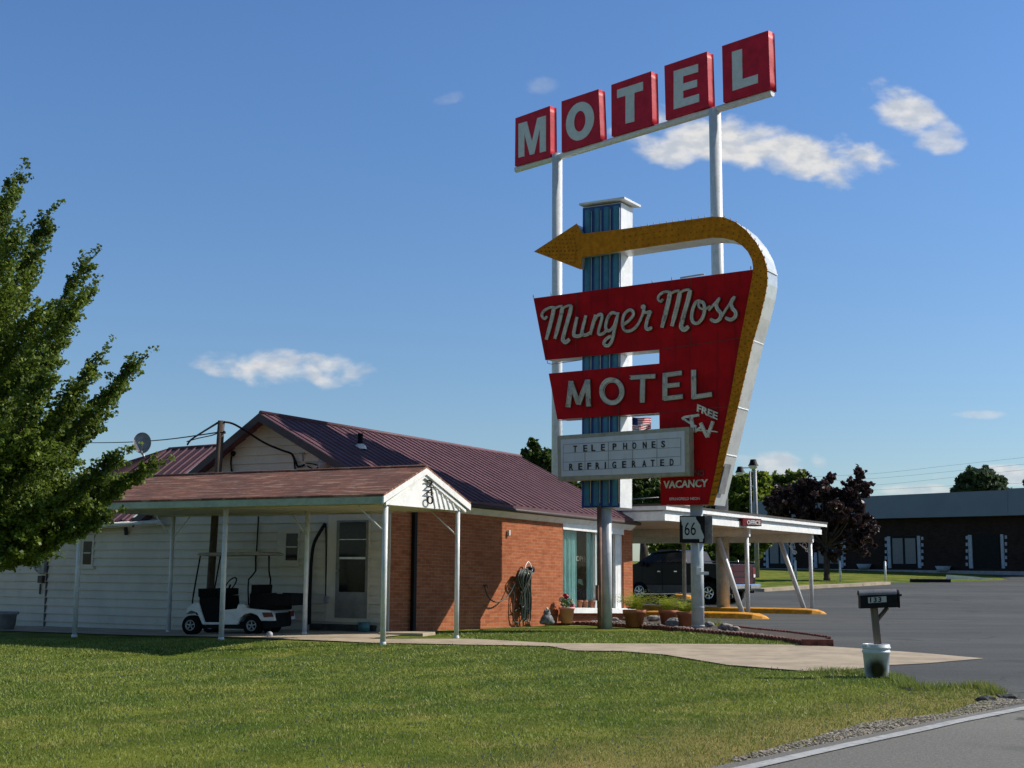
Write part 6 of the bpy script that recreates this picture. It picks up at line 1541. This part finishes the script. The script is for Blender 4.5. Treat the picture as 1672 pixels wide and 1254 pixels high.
# thin bare antenna-like twigs over the far roof
# ================================================================ lamps, flag, power lines
def lamp_pole(px, py_top, base_px, d, r, hx, hy, label, gl):
    b = EYE + ray(*base_px) * (d / ray(*base_px).y); b.z = T(b.x, b.y); t_ = thing('street_lamp', label, 'lamp post', b, 'lamp poles behind the canopy')
    m9 = MB(); topp = depth(px, py_top, d); m9.tube([b, topp], [r * 1.15, r * .85], 10); m9.build('pole', M['greymetal'], t_)
    c = depth(hx, hy, d - .3); m9 = MB(); m9.lathe(c, [(0, .35), (.16, .33), (.22, .12), (.30, -.02)], 16); m9.tube([c + V((0, 0, .25)), V((topp.x, topp.y, c.z + .3))], .03, 6); m9.build('lamp_head', M['black'], t_)
    m9 = MB(); m9.lathe(c, [(0, -.22), (.18, -.18), (.28, -.04), (.27, .0), (0, .02)], 16); m9.build('lamp_glass', M['lamp'], t_)
lamp_pole(1232, 750, (1236, 925), 72, .12, 1230, 760, 'taller grey pole with a white-globed lamp, right of the shorter one', 1)
lamp_pole(1224.5, 770, (1228, 925), 78, .07, 1208.5, 771, 'thinner shorter pole with a small shaded lamp held out to its left', 1)
fl = thing('flag', 'striped red and white flag with a blue corner waving behind the reader board', 'flag', depth(1029, 690, 48))
fb_ = depth(1026.5, 670, 48)
def fpoint(u, v_):
    x = 1028 + u * 35; y = 679.5 + v_ * 24 + sin(u * 4.5) * 2.2 + u * u * (5 if v_ < .5 else -1)
    return depth(x, y, 48 + .35 * sin(u * 7 + v_ * 2))
for nm_, m_, sel in (('red_stripes', 'flagred', lambda i, j: j % 2 == 0 and not (i < 5 and j < 7)), ('white_stripes', 'flagwhite', lambda i, j: j % 2 == 1 and not (i < 5 and j < 7)), ('canton', 'flagblue', lambda i, j: i < 5 and j < 7)):
    m9 = MB()
    for i in range(13):
        for j in range(13):
            if sel(i, j): m9.quad(fpoint(i / 13, j / 13), fpoint((i + 1) / 13, j / 13), fpoint((i + 1) / 13, (j + 1) / 13), fpoint(i / 13, (j + 1) / 13))
    m9.build(nm_, M[m_], fl)
b = depth(1026.8, 930, 48); b.z = T(b.x, b.y)
m9 = MB(); m9.tube([b, depth(1026.8, 676, 48)], .04, 8); tag(m9.build('flagpole', M['steel']), 'slim flagpole hidden mostly behind the blue pylon', 'flagpole')
for i, (y0, y1, y2) in enumerate(((776, 763, 746), (784, 773, 757), (795, 783, 766), (803, 797, 790))):
    pts = [depth(1290, y0 + 4, 160), depth(1430, y0 - 3, 150), depth(1560, y1 - 4, 142), depth(1700, y2 - 2, 130)]
    m9 = MB(); m9.tube(smooth_path(pts, 6), .011, 5); tag(m9.build('power_line', M['tin']), ('highest of the four faint power lines over the far roof', 'second faint power line from the top over the far roof', 'third faint power line from the top over the far roof', 'lowest faint power line just above the far roof')[i], 'power line', 'power lines over the far building')
m9 = MB(); m9.tube([depth(1030, 815, 60), depth(1076, 812, 60)], .02, 5); tag(m9.build('wire', M['greymetal']), 'thin wire crossing low between the blue pylon and the red panel', 'wire')
# rubble lumps of asphalt by the road
for i, (px, py, r_, lab) in enumerate(((1611, 1146, .085, 'dark broken lump of asphalt at the left end of the verge rubble'), (1651, 1142, .07, 'dark asphalt lump nearest the right frame edge'), (1486, 1127, .05, 'small dark lump where the drive meets the grass'))):
    c = gnd(px, py); m9 = MB(); m9.blob(c + V((0, 0, r_ * .2)), r_ * .8, 2, .3, (1.3, .8, .6), i + 50); tag(m9.build('asphalt_lump', M['asphalt'], loc=c), lab, 'rubble')
m9 = MB(); r_ = random.Random(4)
for i in range(3200):
    k = r_.random(); j = min(int(k * 5), 4); A_ = V(gv[j] + (0,)); B_ = V(gv[j + 1] + (0,)) if j < 5 else A_; p = A_.lerp(B_, r_.random()) + V((rn[0], rn[1], 0)) * (r_.random() ** 1.3 * .30 - .06)
    m9.blob((p.x, p.y, T(p.x, p.y) + .012), r_.uniform(.004, .013), 1, .3, (1.2, 1, .7), i)
tag(m9.build('verge_gravel', mat('gravel_stone', (.36, .32, .26), .9, var=.4, vs=25)), 'loose gravel stones along the road edge', 'gravel', kind='stuff')

# ================================================================ grass
def inpoly(P_, x, y):
    P_ = np.array(P_); c = np.zeros(len(x), bool); j = len(P_) - 1
    for i in range(len(P_)):
        xi, yi = P_[i]; xj, yj = P_[j]
        with np.errstate(divide='ignore', invalid='ignore'):
            h = ((yi > y) != (yj > y)) & (x < (xj - xi) * (y - yi) / (yj - yi + 1e-12) + xi)
        c ^= h; j = i
    return c
def Tn(x, y):
    ys = (-50, 24, 31, 38, 43, 48, 60, 88, 140, 400, 3000); zs_ = (0, 0, -.05, -.1, -.12, .02, .5, 1.3, 2.0, 4.0, 8.0)
    z = np.interp(y, ys, zs_); s = np.clip((-3.0 - x) / 5.0, 0, 1); s = s * s * (3 - 2 * s); f = np.clip((y - 13) / 6, 0, 1) * np.clip((40 - y) / 8, 0, 1)
    return z - .09 * s * f - .17 * np.exp(-((x + 4.7) / 2.3) ** 2 - ((y - 19.2) / 1.3) ** 2)
g_front = G((-250, 1034), (0, 1036), (120, 1040), (300, 1044.5), (480, 1049), (600, 1051.5), (758, 1054.5), (897, 1057), (935, 1064), (1016, 1065.5), (1088, 1071.5), (1188, 1088), (1317, 1098.5), (1375, 1097), (1440, 1104), (1465, 1109), (1482, 1125), (1505, 1123.5), (1595, 1120.6), (1623, 1134)) 
g_poly = g_front + [(p[0] + rn[0] * .12, p[1] + rn[1] * .12) for p in reversed(gv[:5])] + [(gv[0][0] + dr.x * 12, gv[0][1] + dr.y * 12), (-14, 4), (-18, 20)]
g_strip = G((700, 1034), (770, 1033), (840, 1018), (900, 1020.5), (960, 1021.5), (1020, 1025), (1075, 1028.5), (1125, 1033.5), (1180, 1038), (1236, 1043.5), (1290, 1050), (1330, 1055.5), (1270, 1053.5), (1078, 1052), (906, 1051), (772, 1044))
def grassmat():
    m_ = bpy.data.materials.new('grass_blades'); m_.use_nodes = True; t = NT(m_.node_tree)
    g = t.n('ShaderNodeNewGeometry'); c = lawncolor(t, g.outputs['Position'], 1.15, g.outputs['Random Per Island'])
    d = t.n('ShaderNodeBsdfPrincipled', {'Base Color': c, 'Roughness': .55, 'Specular IOR Level': .3}); tr = t.n('ShaderNodeBsdfTranslucent', {'Color': t.mix(.5, c, (.22, .30, .04))})
    t.n('ShaderNodeOutputMaterial', {0: t.n('ShaderNodeMixShader', {0: .3, 1: d.outputs[0], 2: tr.outputs[0]}).outputs[0]}); return m_
GM = grassmat()
def blades(poly, N, x0, x1, y0, y1, hmul, name, label, rr, dens=lambda d: 1.0):
    x = rr.uniform(x0, x1, N); y = rr.uniform(y0, y1, N); ok = inpoly(poly, x, y) & (np.abs(x) < y * .43 + 1.2); x, y = x[ok], y[ok]
    k = rr.uniform(0, 1, len(x)) < np.clip(dens(y), 0, 1); x, y = x[k], y[k]; n = len(x); z = Tn(x, y) - .004
    clump = .65 + .5 * np.sin(x * 5.1 + 2 * np.sin(y * 3.3)) * np.sin(y * 4.7 + x) + rr.normal(size=n) * .35
    h = (.010 + .015 * np.clip(clump, 0, 1.9)) * hmul * (1 + (y - 8) * .02); w = .0035 * (1 + (y - 8) * .16)
    an = rr.uniform(0, 2 * pi, n); lean = rr.uniform(.15, .9, n) * h; la = rr.uniform(0, 2 * pi, n)
    p = np.stack([x, y, z], 1); a = np.stack([np.cos(an) * w, np.sin(an) * w, np.zeros(n)], 1); tip = p + np.stack([np.cos(la) * lean, np.sin(la) * lean, h], 1)
    return tag(npmesh(name, np.stack([p - a, p + a, tip], 1), 3, GM), label, 'grass', kind='stuff')
rg = np.random.default_rng(5)
blades(g_poly, 750000, -11, 6.5, 6.2, 23.5, 1.0, 'grass', 'mown green lawn in front of the porch', rg, lambda d: (9 / d) ** 1.1)
blades(g_strip, 60000, -2, 6.5, 17, 26, 1.2, 'grass', 'narrow strip of grass between the path and the planting bed', rg)
# longer fringe at the drive and verge edges, and a few clover heads
vg = g_poly[12:20]
x = []; y = []
for i in range(len(vg) - 1):
    a, b = vg[i], vg[i + 1]; n = int(700 * math.hypot(b[0] - a[0], b[1] - a[1])); f_ = rg.uniform(0, 1, n); x += list(a[0] + (b[0] - a[0]) * f_ + rg.normal(size=n) * .05); y += list(a[1] + (b[1] - a[1]) * f_ - np.abs(rg.normal(size=n)) * .14)
x = np.array(x); y = np.array(y); n = len(x); z = Tn(x, y); h = rg.uniform(.03, .10, n); an = rg.uniform(0, 2 * pi, n); w = .005; la = rg.uniform(0, 2 * pi, n)
p = np.stack([x, y, z], 1); a = np.stack([np.cos(an) * w, np.sin(an) * w, 0 * x], 1); tip = p + np.stack([np.cos(la) * h * .5, np.sin(la) * h * .5, h], 1)
tag(npmesh('grass', np.stack([p - a, p + a, tip], 1), 3, GM), 'longer grass fringe by the bucket and the drive', 'grass', kind='stuff')
x = rg.uniform(-10, 5, 2600); y = rg.uniform(7, 21, 2600); ok = inpoly(g_poly, x, y); x, y = x[ok], y[ok]; n = len(x); P_ = np.stack([x, y, Tn(x, y) + .035], 1); s = .008
q_ = np.stack([P_ + [-s, 0, 0], P_ + [0, 0, -s], P_ + [s, 0, 0], P_ + [0, 0, s]], 1)
tag(npmesh('clover_flowers', q_, 4, mat('clover_white', (.42, .44, .36), .8)), 'tiny pale clover heads dotted over the lawn', 'flowers', kind='stuff')
